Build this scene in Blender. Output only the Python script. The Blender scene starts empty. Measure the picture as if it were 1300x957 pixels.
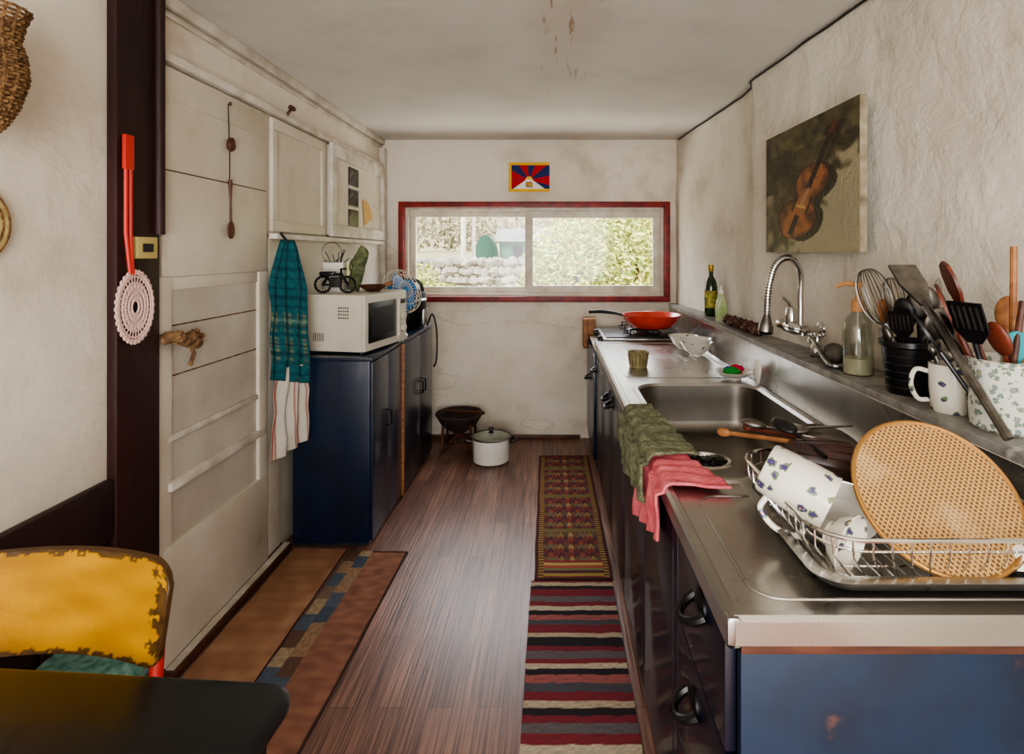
import bpy, bmesh, math, random
from mathutils import Vector, Matrix, noise
random.seed(7)
R=math.radians; pi=math.pi
def lin(c):
    return tuple(((v/255)/12.92 if v/255<=.04045 else ((v/255+.055)/1.055)**2.4) for v in c[:3])+(1,)
def V(*a): return Vector(a)
# ------------------------------------------------------------ materials
def mat(name,c,rough=.5,metal=0,c2=None,sc=8,lo=.35,hi=.65,bump=0,bs=60,stretch=(1,1,1),detail=5,trans=0,coat=0,ior=1.45,rv=0,c3=None,bdist=.01):
    m=bpy.data.materials.new(name); m.use_nodes=True
    nt=m.node_tree; N=nt.nodes; L=nt.links; b=N['Principled BSDF']
    b.inputs['Base Color'].default_value=lin(c); b.inputs['Roughness'].default_value=rough
    b.inputs['Metallic'].default_value=metal; b.inputs['IOR'].default_value=ior
    b.inputs['Transmission Weight'].default_value=trans; b.inputs['Coat Weight'].default_value=coat
    tc=N.new('ShaderNodeTexCoord'); mp=N.new('ShaderNodeMapping'); mp.inputs['Scale'].default_value=stretch
    L.new(tc.outputs['Object'],mp.inputs['Vector'])
    no=N.new('ShaderNodeTexNoise'); no.inputs['Scale'].default_value=sc; no.inputs['Detail'].default_value=detail
    L.new(mp.outputs[0],no.inputs['Vector'])
    if c2 is not None:
        cr=N.new('ShaderNodeValToRGB'); e=cr.color_ramp.elements
        e[0].position=lo; e[0].color=lin(c); e[1].position=hi; e[1].color=lin(c2)
        if c3 is not None:
            x=e.new(min(.98,hi+.12)); x.color=lin(c3)
        L.new(no.outputs['Fac'],cr.inputs[0]); L.new(cr.outputs[0],b.inputs['Base Color'])
    if rv:
        mr=N.new('ShaderNodeMapRange'); mr.inputs['To Min'].default_value=max(.02,rough-rv); mr.inputs['To Max'].default_value=rough+rv
        L.new(no.outputs['Fac'],mr.inputs['Value']); L.new(mr.outputs[0],b.inputs['Roughness'])
    if bump:
        n2=N.new('ShaderNodeTexNoise'); n2.inputs['Scale'].default_value=bs; n2.inputs['Detail'].default_value=6
        L.new(mp.outputs[0],n2.inputs['Vector'])
        bp=N.new('ShaderNodeBump'); bp.inputs['Strength'].default_value=bump; bp.inputs['Distance'].default_value=bdist
        L.new(n2.outputs['Fac'],bp.inputs['Height']); L.new(bp.outputs[0],b.inputs['Normal'])
    return m
def vmat(name,rough=.7,bump=0,bs=300,coat=0,stretch=(1,1,1)):
    m=mat(name,(200,200,200),rough,bump=bump,bs=bs,coat=coat,stretch=stretch); nt=m.node_tree
    a=nt.nodes.new('ShaderNodeAttribute'); a.attribute_name='Col'
    nt.links.new(a.outputs['Color'],nt.nodes['Principled BSDF'].inputs['Base Color']); return m
def plaster(name,c,c2,stain,lo=.4,hi=.7,bump=.35,smax=.6,crack=0,bdist=.03):
    m=mat(name,c,.86,c2=c2,sc=1.6,lo=lo,hi=hi,detail=8); nt=m.node_tree; N=nt.nodes; L=nt.links; b=N['Principled BSDF']
    tc=[n for n in N if n.type=='TEX_COORD'][0]; cr=[n for n in N if n.type=='VALTORGB'][0]
    n2=N.new('ShaderNodeTexNoise'); n2.inputs['Scale'].default_value=3.2; n2.inputs['Detail'].default_value=12; n2.inputs['Roughness'].default_value=.68
    L.new(tc.outputs['Object'],n2.inputs['Vector'])
    r2=N.new('ShaderNodeValToRGB'); r2.color_ramp.elements[0].position=.52; r2.color_ramp.elements[0].color=(0,0,0,1)
    r2.color_ramp.elements[1].position=.80; r2.color_ramp.elements[1].color=(smax,smax,smax,1)
    L.new(n2.outputs['Fac'],r2.inputs[0])
    mx=N.new('ShaderNodeMixRGB'); L.new(r2.outputs[0],mx.inputs[0]); L.new(cr.outputs[0],mx.inputs[1]); mx.inputs[2].default_value=lin(stain)
    out=mx
    if crack:
        mpc=N.new('ShaderNodeMapping'); mpc.inputs['Scale'].default_value=(.55,.55,1.6); L.new(tc.outputs['Object'],mpc.inputs[0])
        vo=N.new('ShaderNodeTexNoise'); vo.inputs['Scale'].default_value=1.1; vo.inputs['Detail'].default_value=5
        L.new(mpc.outputs[0],vo.inputs['Vector'])
        ma=N.new('ShaderNodeMath'); ma.operation='SUBTRACT'; ma.inputs[1].default_value=.55; L.new(vo.outputs['Fac'],ma.inputs[0])
        ab=N.new('ShaderNodeMath'); ab.operation='ABSOLUTE'; L.new(ma.outputs[0],ab.inputs[0])
        r3=N.new('ShaderNodeValToRGB'); r3.color_ramp.elements[0].position=0; r3.color_ramp.elements[0].color=(crack,crack,crack,1)
        r3.color_ramp.elements[1].position=.005; r3.color_ramp.elements[1].color=(0,0,0,1); L.new(ab.outputs[0],r3.inputs[0])
        mx2=N.new('ShaderNodeMixRGB'); L.new(r3.outputs[0],mx2.inputs[0]); L.new(mx.outputs[0],mx2.inputs[1]); mx2.inputs[2].default_value=lin((150,120,90)); out=mx2
    L.new(out.outputs[0],b.inputs['Base Color'])
    n3=N.new('ShaderNodeTexNoise'); n3.inputs['Scale'].default_value=6; n3.inputs['Detail'].default_value=12; n3.inputs['Roughness'].default_value=.62; n3.inputs['Distortion'].default_value=.25
    L.new(tc.outputs['Object'],n3.inputs['Vector'])
    bp=N.new('ShaderNodeBump'); bp.inputs['Strength'].default_value=bump; bp.inputs['Distance'].default_value=bdist
    L.new(n3.outputs['Fac'],bp.inputs['Height']); L.new(bp.outputs[0],b.inputs['Normal'])
    return m,out
# ------------------------------------------------------------ geometry accumulator
def T(x=0,y=0,z=0,rx=0,ry=0,rz=0,s=1):
    if not hasattr(s,'__len__'): s=(s,s,s)
    return Matrix.Translation((x,y,z))@Matrix.Rotation(R(rz),4,'Z')@Matrix.Rotation(R(ry),4,'Y')@Matrix.Rotation(R(rx),4,'X')@Matrix.Diagonal((s[0],s[1],s[2],1))
def align(p,q):
    p=Vector(p); d=(Vector(q)-p).normalized()
    return Matrix.Translation(p)@d.to_track_quat('Z','Y').to_matrix().to_4x4()
def roundrect(cx,cy,hx,hy,r,n=6):
    o=[]
    for k,(sx,sy) in enumerate([(1,1),(-1,1),(-1,-1),(1,-1)]):
        for i in range(n+1):
            a=R(90*k+90*i/n); o.append((cx+sx*(hx-r)+r*math.cos(a),cy+sy*(hy-r)+r*math.sin(a)))
    return o
class Acc:
    def __init__(s,name): s.name=name; s.v=[];s.f=[];s.m=[];s.c=[];s.mats=[];s.hascol=False
    def add(s,vs,fs,m,mx=None,cols=None):
        if m not in s.mats: s.mats.append(m)
        k=s.mats.index(m); o=len(s.v)
        for v in vs:
            v=Vector(v); s.v.append(mx@v if mx else v)
        if cols: s.hascol=True; s.c+=[tuple(c) for c in cols]
        else: s.c+=[(1,1,1,1)]*len(vs)
        for f in fs: s.f.append([i+o for i in f]); s.m.append(k)
    def box(s,a,b,m,bev=0,mx=None):
        a=Vector(a);b=Vector(b); c=(a+b)/2; d=b-a
        bm=bmesh.new(); bmesh.ops.create_cube(bm,size=1)
        for v in bm.verts: v.co=Vector((v.co.x*abs(d.x),v.co.y*abs(d.y),v.co.z*abs(d.z)))+c
        if bev: bmesh.ops.bevel(bm,geom=bm.edges[:],offset=bev,segments=2,affect='EDGES',profile=.6)
        bm.verts.index_update()
        s.add([v.co.copy() for v in bm.verts],[[v.index for v in f.verts] for f in bm.faces],m,mx); bm.free()
    def lathe(s,prof,m,mx=None,seg=32):
        vs=[];fs=[];n=len(prof)
        for i in range(seg):
            a=2*pi*i/seg
            for r,z in prof: vs.append((max(r,.00005)*math.cos(a),max(r,.00005)*math.sin(a),z))
        for i in range(seg):
            j=(i+1)%seg
            for k in range(n-1): fs.append((i*n+k,j*n+k,j*n+k+1,i*n+k+1))
        s.add(vs,fs,m,mx)
    def tube(s,pts,r,m,seg=8,closed=False,mx=None):
        P=[Vector(p) for p in pts]; n=len(P)
        if not hasattr(r,'__len__'): r=[r]*n
        tang=[]
        for i in range(n):
            a=P[(i-1)%n] if closed or i>0 else P[i]; b=P[(i+1)%n] if closed or i<n-1 else P[i]
            t=(b-a); tang.append(t.normalized() if t.length>1e-9 else Vector((0,0,1)))
        u=tang[0].orthogonal().normalized(); vs=[];fs=[]
        for i in range(n):
            u=(u-tang[i]*u.dot(tang[i])).normalized(); w=tang[i].cross(u)
            for k in range(seg):
                a=2*pi*k/seg; vs.append(P[i]+(u*math.cos(a)+w*math.sin(a))*r[i])
        for i in range(n if closed else n-1):
            j=(i+1)%n
            for k in range(seg):
                l=(k+1)%seg; fs.append((i*seg+k,i*seg+l,j*seg+l,j*seg+k))
        if not closed:
            fs.append(list(range(seg))[::-1]); fs.append([(n-1)*seg+k for k in range(seg)])
        s.add(vs,fs,m,mx)
    def sheet(s,fn,nu,nv,m,mx=None,col=None):
        vs=[];fs=[];cs=[]
        for i in range(nu+1):
            for j in range(nv+1):
                u=i/nu;v=j/nv; vs.append(fn(u,v))
                if col: cs.append(lin(col(u,v)))
        for i in range(nu):
            for j in range(nv):
                a=i*(nv+1)+j; fs.append((a,a+nv+1,a+nv+2,a+1))
        s.add(vs,fs,m,mx,cs or None)
    def loft(s,loops,m,cap0=False,cap1=False,mx=None):
        n=len(loops[0]); vs=[p for l in loops for p in l]; fs=[]
        for i in range(len(loops)-1):
            for k in range(n):
                l=(k+1)%n; fs.append((i*n+k,i*n+l,(i+1)*n+l,(i+1)*n+k))
        if cap0: fs.append(list(range(n))[::-1])
        if cap1: fs.append([(len(loops)-1)*n+k for k in range(n)])
        s.add(vs,fs,m,mx)
    def prism(s,pts,z0,z1,m,mx=None):
        s.loft([[(x,y,z0) for x,y in pts],[(x,y,z1) for x,y in pts]],m,True,True,mx)
    def ell(s,c,r,m,mx=None,seg=20,rings=10,nz=0,nf=1):
        prof=[(math.sin(pi*i/rings),-math.cos(pi*i/rings)) for i in range(rings+1)]
        vs=[];fs=[];n=len(prof)
        for i in range(seg):
            a=2*pi*i/seg
            for pr,pz in prof:
                p=Vector((pr*math.cos(a),pr*math.sin(a),pz)); k=1+(nz*noise.noise(p*nf+Vector(c)*9) if nz else 0)
                vs.append((c[0]+p.x*r[0]*k,c[1]+p.y*r[1]*k,c[2]+p.z*r[2]*k))
        for i in range(seg):
            j=(i+1)%seg
            for k in range(n-1): fs.append((i*n+k,j*n+k,j*n+k+1,i*n+k+1))
        s.add(vs,fs,m,mx)
    def build(s,solid=0,offset=0,sub=0,sharp=38,origin=True):
        me=bpy.data.meshes.new(s.name)
        if origin:
            lo=Vector((min(v.x for v in s.v),min(v.y for v in s.v),min(v.z for v in s.v)))
            hi=Vector((max(v.x for v in s.v),max(v.y for v in s.v),max(v.z for v in s.v)))
            o=Vector(((lo.x+hi.x)/2,(lo.y+hi.y)/2,lo.z))
        else: o=Vector((0,0,0))
        me.from_pydata([v-o for v in s.v],[],s.f)
        for m in s.mats: me.materials.append(m)
        me.polygons.foreach_set('material_index',s.m)
        me.polygons.foreach_set('use_smooth',[True]*len(s.f))
        if s.hascol:
            a=me.color_attributes.new('Col','FLOAT_COLOR','POINT')
            a.data.foreach_set('color',[x for c in s.c for x in c])
        me.update(); me.set_sharp_from_angle(angle=R(sharp))
        ob=bpy.data.objects.new(s.name,me); bpy.context.scene.collection.objects.link(ob); ob.location=o
        if solid:
            md=ob.modifiers.new('thick','SOLIDIFY'); md.thickness=solid; md.offset=offset
        if sub:
            md=ob.modifiers.new('sub','SUBSURF'); md.levels=sub; md.render_levels=sub
        return ob
def bez(pts,n=24):
    P=[Vector(p) for p in pts]; P=[P[0]*2-P[1]]+P+[P[-1]*2-P[-2]]; o=[]
    k=len(P)-3
    for i in range(k):
        for j in range(n//k+1):
            t=j/(n//k+1); a,b,c,d=P[i:i+4]
            o.append(.5*((2*b)+(c-a)*t+(2*a-5*b+4*c-d)*t*t+(3*b-a-3*c+d)*t**3))
    o.append(P[-2]); return o
def clampf(x,a=0,b=1): return max(a,min(b,x))
def mixc(a,b,t): t=clampf(t); return tuple(a[i]*(1-t)+b[i]*t for i in range(3))
def fn3(x,y,z=0): return noise.noise(Vector((x,y,z)))

# materials
M_white,_=plaster('plaster_white',(226,217,202),(208,196,178),(166,144,114),crack=.3,bump=.5)
M_whiteL,_=plaster('plaster_cream',(226,217,203),(214,203,186),(190,172,146),bump=.3)
M_ceil,ceil_out=plaster('ceiling_board',(210,205,197),(199,193,184),(180,170,155),bump=.08,smax=.4)
M_right,_=plaster('plaster_rough',(224,217,204),(204,195,180),(162,149,130),lo=.35,hi=.68,bump=.62,bdist=.035)
M_panel=mat('white_painted_panel',(218,210,196),.5,c2=(198,187,168),sc=3,bump=.15,bs=25,detail=9,c3=(158,138,112),hi=.66)
M_panel2=mat('white_paint_grey',(202,194,181),.55,c2=(180,170,154),sc=4,bump=.12,bs=25,c3=(138,122,100),hi=.68)
M_trim=mat('trim_white',(220,213,201),.5,c2=(188,178,162),sc=9)
M_post=mat('dark_red_wood',(54,25,23),.55,c2=(36,18,18),sc=6,stretch=(1,1,.3),bump=.5,bs=20,c3=(90,52,40),hi=.7)
M_blue=mat('navy_paint',(14,32,58),.32,c2=(9,22,43),sc=5,bump=.08,bs=15,coat=.3,rv=.1)
M_bluechip=mat('chipped_navy',(14,34,58),.45,c2=(10,24,44),sc=7,detail=10,lo=.4,hi=.6,c3=(120,76,48),bump=.1,bs=15)
M_bluedk=mat('dark_navy_door',(20,24,42),.35,c2=(15,17,31),sc=5,coat=.3)
M_blackp=mat('black_plastic',(18,18,20),.3)
M_blackm=mat('matte_black',(24,23,23),.6,c2=(38,36,34),sc=30)
M_steel=mat('brushed_steel',(196,193,188),.28,1,c2=(180,177,171),sc=4,detail=8,rv=.08,c3=(164,159,151),hi=.66)
M_steelb=mat('satin_steel_basin_shaded',(150,145,137),.34,1,c2=(132,126,118),sc=5,rv=.06,c3=(112,106,97))  # satin finish, toned darker than the counter to stand in for basin shade
M_chrome=mat('chrome',(215,213,210),.12,1)
M_steeld=mat('dull_steel',(150,147,142),.35,1,c2=(108,103,97),sc=20)
M_red=mat('red_window_paint',(140,36,32),.45,c2=(100,27,26),sc=14,bump=.2,bs=30)
M_alu=mat('white_sash',(216,208,192),.4,c2=(190,180,162),sc=10)
M_cer=mat('white_ceramic',(228,224,214),.2,coat=.4,c2=(216,210,198),sc=4)
M_appl=mat('appliance_white',(210,203,187),.4,c2=(194,186,169),sc=4)
M_wood=mat('light_wood',(160,108,66),.55,c2=(126,80,46),sc=8,stretch=(1,6,6))
M_woodd=mat('dark_wood',(92,54,38),.5,c2=(64,36,26),sc=10,stretch=(1,5,5))
M_drift=mat('driftwood',(138,106,72),.8,c2=(86,60,38),sc=30,bump=.8,bs=40)
M_stone=mat('stone_ledge',(152,149,142),.4,c2=(108,104,98),sc=16,detail=9,c3=(188,184,175),bump=.1,bs=60)
M_redpan=mat('red_enamel',(206,62,44),.25,coat=.5)
M_redp=mat('red_plastic',(196,50,42),.4)
M_lace=mat('lace_thread',(222,188,178),.9)
M_straw=mat('straw_weave',(140,106,68),.8,c2=(94,66,40),sc=60,bump=.8,bs=120)
M_green=mat('olive_towel',(142,144,112),.95,c2=(94,98,74),sc=45,bump=1,bs=170,c3=(170,170,142))
M_pink=mat('pink_fabric',(228,122,130),.8,c2=(208,94,104),sc=25,bump=.5,bs=150)
M_vc=vmat('woven_wool',.95,bump=.8,bs=350)
M_vp=vmat('oil_paint',.5,bump=.6,bs=60)
M_vflag=vmat('printed_cloth',.8)
M_vph=vmat('photo_print',.35)
M_vchair=vmat('chipped_yellow_paint',.4,bump=.15,bs=40)
M_black=mat('black_lacquer',(8,8,11),.35,coat=.15)
def glassmat(name,tint=(255,255,255),gl=.07):
    m=bpy.data.materials.new(name); m.use_nodes=True; nt=m.node_tree; nt.nodes.clear()
    o=nt.nodes.new('ShaderNodeOutputMaterial'); t=nt.nodes.new('ShaderNodeBsdfTransparent'); g=nt.nodes.new('ShaderNodeBsdfGlossy')
    g.inputs['Roughness'].default_value=.08; t.inputs[0].default_value=lin(tint)
    x=nt.nodes.new('ShaderNodeMixShader'); x.inputs[0].default_value=gl
    nt.links.new(t.outputs[0],x.inputs[1]); nt.links.new(g.outputs[0],x.inputs[2]); nt.links.new(x.outputs[0],o.inputs[0]); return m
M_glass=glassmat('window_glass',gl=.025); M_clear=glassmat('clear_plastic',(225,228,222),.16)
M_bglass=mat('green_bottle_glass',(26,46,22),.1,coat=.6)
M_fanblue=mat('blue_fan_blade',(50,120,180),.4)

# ceiling stains / flaking in real coordinates
nt=M_ceil.node_tree; N=nt.nodes; L=nt.links
tc=[n for n in N if n.type=='TEX_COORD'][0]
mp=N.new('ShaderNodeMapping'); mp.inputs['Scale'].default_value=(38,4,1); L.new(tc.outputs['Object'],mp.inputs[0])
nn=N.new('ShaderNodeTexNoise'); nn.inputs['Scale'].default_value=1.0; nn.inputs['Detail'].default_value=10; nn.inputs['Roughness'].default_value=.66; L.new(mp.outputs[0],nn.inputs['Vector'])
rr=N.new('ShaderNodeValToRGB'); rr.color_ramp.elements[0].position=.57; rr.color_ramp.elements[0].color=(0,0,0,1); rr.color_ramp.elements[1].position=.66; rr.color_ramp.elements[1].color=(.9,.9,.9,1)
L.new(nn.outputs['Fac'],rr.inputs[0])
sx=N.new('ShaderNodeSeparateXYZ'); L.new(tc.outputs['Object'],sx.inputs[0])
def bell(sock,c,w):
    a=N.new('ShaderNodeMath'); a.operation='SUBTRACT'; a.inputs[1].default_value=c; L.new(sock,a.inputs[0])
    b=N.new('ShaderNodeMath'); b.operation='ABSOLUTE'; L.new(a.outputs[0],b.inputs[0])
    r=N.new('ShaderNodeMapRange'); r.inputs['From Min'].default_value=w; r.inputs['From Max'].default_value=w*.3; L.new(b.outputs[0],r.inputs['Value']); return r
bx=bell(sx.outputs[0],.04,.17); by=bell(sx.outputs[1],2.0,1.15)
m1=N.new('ShaderNodeMath'); m1.operation='MULTIPLY'; L.new(bx.outputs[0],m1.inputs[0]); L.new(by.outputs[0],m1.inputs[1])
m2=N.new('ShaderNodeMath'); m2.operation='MULTIPLY'; L.new(m1.outputs[0],m2.inputs[0]); L.new(rr.outputs[0],m2.inputs[1])
m3=N.new('ShaderNodeMath'); m3.operation='MULTIPLY'; m3.inputs[1].default_value=.22; L.new(m1.outputs[0],m3.inputs[0])
mh=N.new('ShaderNodeMixRGB'); L.new(m3.outputs[0],mh.inputs[0]); L.new(ceil_out.outputs[0],mh.inputs[1]); mh.inputs[2].default_value=lin((182,160,130))
mm=N.new('ShaderNodeMixRGB'); L.new(m2.outputs[0],mm.inputs[0]); L.new(mh.outputs[0],mm.inputs[1]); mm.inputs[2].default_value=lin((142,108,76))
L.new(mm.outputs[0],N['Principled BSDF'].inputs['Base Color'])

# floor material
M_floor=bpy.data.materials.new('wood_vinyl_floor'); M_floor.use_nodes=True
nt=M_floor.node_tree; N=nt.nodes; L=nt.links; b=N['Principled BSDF']
tc=N.new('ShaderNodeTexCoord'); mp=N.new('ShaderNodeMapping'); mp.inputs['Rotation'].default_value=(0,0,R(90)); L.new(tc.outputs['Object'],mp.inputs[0])
br=N.new('ShaderNodeTexBrick'); br.inputs['Scale'].default_value=1; br.inputs['Brick Width'].default_value=.85; br.inputs['Row Height'].default_value=.075
br.inputs['Mortar Size'].default_value=.0010; br.inputs['Color1'].default_value=lin((146,111,96)); br.inputs['Color2'].default_value=lin((116,85,75)); br.inputs['Mortar'].default_value=lin((66,48,42)); br.offset=.37
L.new(mp.outputs[0],br.inputs[0])
mp2=N.new('ShaderNodeMapping'); mp2.inputs['Scale'].default_value=(130,3,1); L.new(tc.outputs['Object'],mp2.inputs[0])
ns=N.new('ShaderNodeTexNoise'); ns.inputs['Scale'].default_value=1; ns.inputs['Detail'].default_value=6; L.new(mp2.outputs[0],ns.inputs['Vector'])
rm=N.new('ShaderNodeValToRGB'); rm.color_ramp.elements[0].position=.36; rm.color_ramp.elements[0].color=(.42,.40,.39,1); rm.color_ramp.elements[1].position=.64; rm.color_ramp.elements[1].color=(1.18,1.13,1.10,1)
L.new(ns.outputs['Fac'],rm.inputs[0])
mu=N.new('ShaderNodeMixRGB'); mu.blend_type='MULTIPLY'; mu.inputs[0].default_value=1; L.new(br.outputs['Color'],mu.inputs[1]); L.new(rm.outputs[0],mu.inputs[2]); L.new(mu.outputs[0],b.inputs['Base Color'])
b.inputs['Roughness'].default_value=.33
bp=N.new('ShaderNodeBump'); bp.inputs['Strength'].default_value=.3; bp.inputs['Distance'].default_value=.004; L.new(ns.outputs['Fac'],bp.inputs['Height']); L.new(bp.outputs[0],b.inputs['Normal'])

# ------------------------------------------------------------ room shell
YF=4.19; ZC=2.2; XL=-1.262; YB=-1.7
a=Acc('floor'); a.box((-1.5,YB-.1,-.08),(1.4,YF+.3,0),M_floor); a.build(origin=False)
a=Acc('ceiling'); a.box((-1.5,YB-.1,ZC),(1.4,YF+.3,ZC+.08),M_ceil); a.build(origin=False)
a=Acc('wall_left'); a.box((XL-.12,YB-.1,0),(XL,YF,ZC),M_whiteL); a.build(origin=False)
XK=[(-2,1.15),(.8,1.10),(1.88,1.02),(2.55,.972),(2.72,.958),(2.84,1.0),(3.0,1.008),(4.19,.907),(4.4,.89)]
def Xw(y,z=1.5):
    for (y0,x0),(y1,x1) in zip(XK,XK[1:]):
        if y<=y1:
            t=(y-y0)/(y1-y0); t=t*t*(3-2*t) if y1-y0<.2 else t
            return x0+(x1-x0)*t+.008*fn3(y*2.3,z*2.3)+.004*fn3(y*7,z*7,5)
    return XK[-1][1]
a=Acc('wall_right')
a.sheet(lambda u,v:(Xw(YB+u*(YF+.02-YB),v*ZC),YB+u*(YF+.02-YB),v*ZC),220,80,M_right)
a.sheet(lambda u,v:(1.35,YB+(1-u)*(YF+.02-YB),v*ZC),2,2,M_right)
a.build(origin=False)
WX0,WX1,WZ0,WZ1=-1.115,.84,1.025,1.725
a=Acc('wall_back'); F=M_white
a.box((XL-.12,YF,0),(1.35,YF+.22,WZ0),F); a.box((XL-.12,YF,WZ1),(1.35,YF+.22,ZC),F)
a.box((XL-.12,YF,WZ0),(WX0,YF+.22,WZ1),F); a.box((WX1,YF,WZ0),(1.35,YF+.22,WZ1),F)
def coat(z0,z1,s):
    def f(u,v):
        x=XL+u*(.93-XL); z=z0+v*(z1-z0); e=min(1,min(v,1-v)*6)
        return (x,YF-.001-e*(.010+.012*fn3(x*1.6,z*3,s)+.006*fn3(x*5,z*7,s)),z)
    a.sheet(f,100,50,F)
coat(1.742,ZC,1); coat(.03,1.004,2)
a.build(origin=False)
a=Acc('wall_front'); a.box((XL-.12,YB-.1,0),(-1.0,YB,ZC),F); a.box((.95,YB-.1,0),(1.35,YB,ZC),F); a.box((-1.0,YB-.1,2.05),(.95,YB,ZC),F); a.box((-1.0,YB-.1,0),(.95,YB,.15),F); a.build(origin=False)
# window
a=Acc('window_1')
def ring(a,x0,x1,z0,z1,w,y0,y1,m,bev=.003):
    a.box((x0,y0,z0),(x1,y1,z0+w),m,bev); a.box((x0,y0,z1-w),(x1,y1,z1),m,bev)
    a.box((x0,y0,z0+w),(x0+w,y1,z1-w),m,bev); a.box((x1-w,y0,z0+w),(x1,y1,z1-w),m,bev)
ring(a,-1.135,.86,1.005,1.742,.04,YF-.035,YF+.16,M_red)
ring(a,-1.095,.82,1.045,1.702,.022,YF+.01,YF+.14,M_alu)
ring(a,-1.073,-.165,1.067,1.68,.045,YF+.06,YF+.09,M_alu)
ring(a,-.205,.798,1.067,1.68,.055,YF+.03,YF+.06,M_alu)
a.box((-1.03,YF+.073,1.11),(-.21,YF+.077,1.636),M_glass); a.box((-.15,YF+.043,1.12),(.745,YF+.047,1.626),M_glass)
a.build()
# left panelling / sliding doors
a=Acc('door_1'); X0=XL+.001
a.box((X0,1.81,1.285),(-1.242,2.46,1.965),M_panel,.004)
a.box((X0,1.815,1.628),(-1.2405,2.455,1.632),M_woodd); a.box((X0,1.815,1.86),(-1.2405,2.455,1.8625),M_panel2)
a.box((X0,1.80,.02),(-1.248,1.86,1.285),M_panel,.004)
a.box((X0,2.40,.02),(-1.242,2.475,1.285),M_panel,.004)
a.box((X0,1.86,.40),(-1.256,2.40,1.285),M_panel2)
a.box((X0,1.86,1.24),(-1.250,2.40,1.285),M_panel,.003)
for z in (1.12,.955,.76): a.box((X0,1.86,z),(-1.2545,2.40,z+.005),M_drift)
a.box((X0,1.84,.585),(-1.236,2.45,.612),M_trim,.004)
a.box((X0,1.84,.745),(-1.246,2.40,.765),M_trim,.003)
a.box((X0,1.815,.03),(-1.240,2.47,.405),M_panel,.004)
a.build()
a=Acc('door_2')
a.box((X0,2.50,.02),(-1.25,2.60,1.46),M_panel,.003); a.box((X0,2.60,.02),(-1.256,4.15,1.40),M_panel2)
a.box((X0,2.50,1.425),(-1.215,4.1,1.45),M_trim,.004)
ring_y=lambda a,y0,y1,z0,z1,w,x0,x1,m:[a.box((x0,y0,z0),(x1,y1,z0+w),m,.003),a.box((x0,y0,z1-w),(x1,y1,z1),m,.003),a.box((x0,y0,z0+w),(x1,y0+w,z1-w),m,.003),a.box((x0,y1-w,z0+w),(x1,y1,z1-w),m,.003)]
a.box((X0,2.52,1.465),(-1.250,3.1,1.96),M_panel); ring_y(a,2.51,3.10,1.46,1.965,.05,X0,-1.240,M_panel)
a.build()
a=Acc('cupboard_door')
a.box((X0,3.14,1.465),(-1.235,4.12,1.965),M_panel,.003); ring_y(a,3.13,4.13,1.455,1.975,.07,-1.236,-1.215,M_trim)
a.build()
def phot(u,v):
    k=fn3(u*4,v*4,3.1)
    return mixc((16,15,14),(120,112,102),.25+k*1.2)
a=Acc('pinned_photos')
for z0,z1 in ((1.775,1.885),(1.65,1.755),(1.52,1.63)):
    a.sheet(lambda u,v:(-1.232,3.42+u*.17,z0+v*(z1-z0)),12,10,M_vph,col=phot)
a.build(solid=.002,offset=1)
a=Acc('paper_fan'); pts=[(0,0)]+[(.17*math.cos(R(t)),.17*math.sin(R(t))) for t in range(20,101,10)]
a.prism(pts,0,.003,mat('tan_paper',(206,166,104),.8),Matrix.Translation((-1.231,3.70,1.54))@Matrix(((0,0,1,0),(1,0,0,0),(0,1,0,0),(0,0,0,1)))); a.build()
a=Acc('trim_1'); a.box((X0,1.79,1.975),(-1.225,YF-.03,2.005),M_trim,.005); a.build()
a=Acc('trim_2'); a.box((X0,YB,2.155),(-1.235,YF-.02,ZC),M_trim,.008); a.box((X0,YB,2.13),(-1.25,YF-.02,2.145),M_trim,.003); a.build()
a=Acc('baseboard_left'); a.box((X0,1.80,0),(-1.20,2.61,.03),M_woodd,.004); a.box((-1.236,1.81,.03),(-1.21,2.61,.034),M_trim); a.build()
a=Acc('baseboard_back'); a.box((-1.2,YF-.032,0),(.20,YF-.02,.03),M_woodd,.003); a.build()
a=Acc('trim_3'); a.box((X0,4.11,0),(-1.22,YF-.02,2.13),M_trim,.004); a.build()
a=Acc('wooden_post')
a.box((X0,1.60,0),(-1.23,1.775,ZC),M_post,.006); a.tube([(-1.225,1.765,1.42),(-1.225,1.765,ZC-.01)],.016,M_post,10); a.build()
a=Acc('wooden_beam'); a.box((X0,-.6,.56),(-1.236,1.598,.725),M_post,.006); a.box((X0,-.6,0),(-1.25,1.598,.555),M_post)
a.box((-1.25,1.38,.0),(-1.238,1.46,.555),M_post,.003); a.box((-1.25,1.47,.36),(-1.244,1.59,.52),M_whiteL); a.build()
a=Acc('ceiling_cable'); pts=[]
for i in range(60):
    y=1.2+i*(4.12-1.2)/59; pts.append((Xw(y,2.18)-.008,y,2.188+.006*fn3(y*4,1)))
a.tube(pts,.005,M_blackm,6); a.build()

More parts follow.
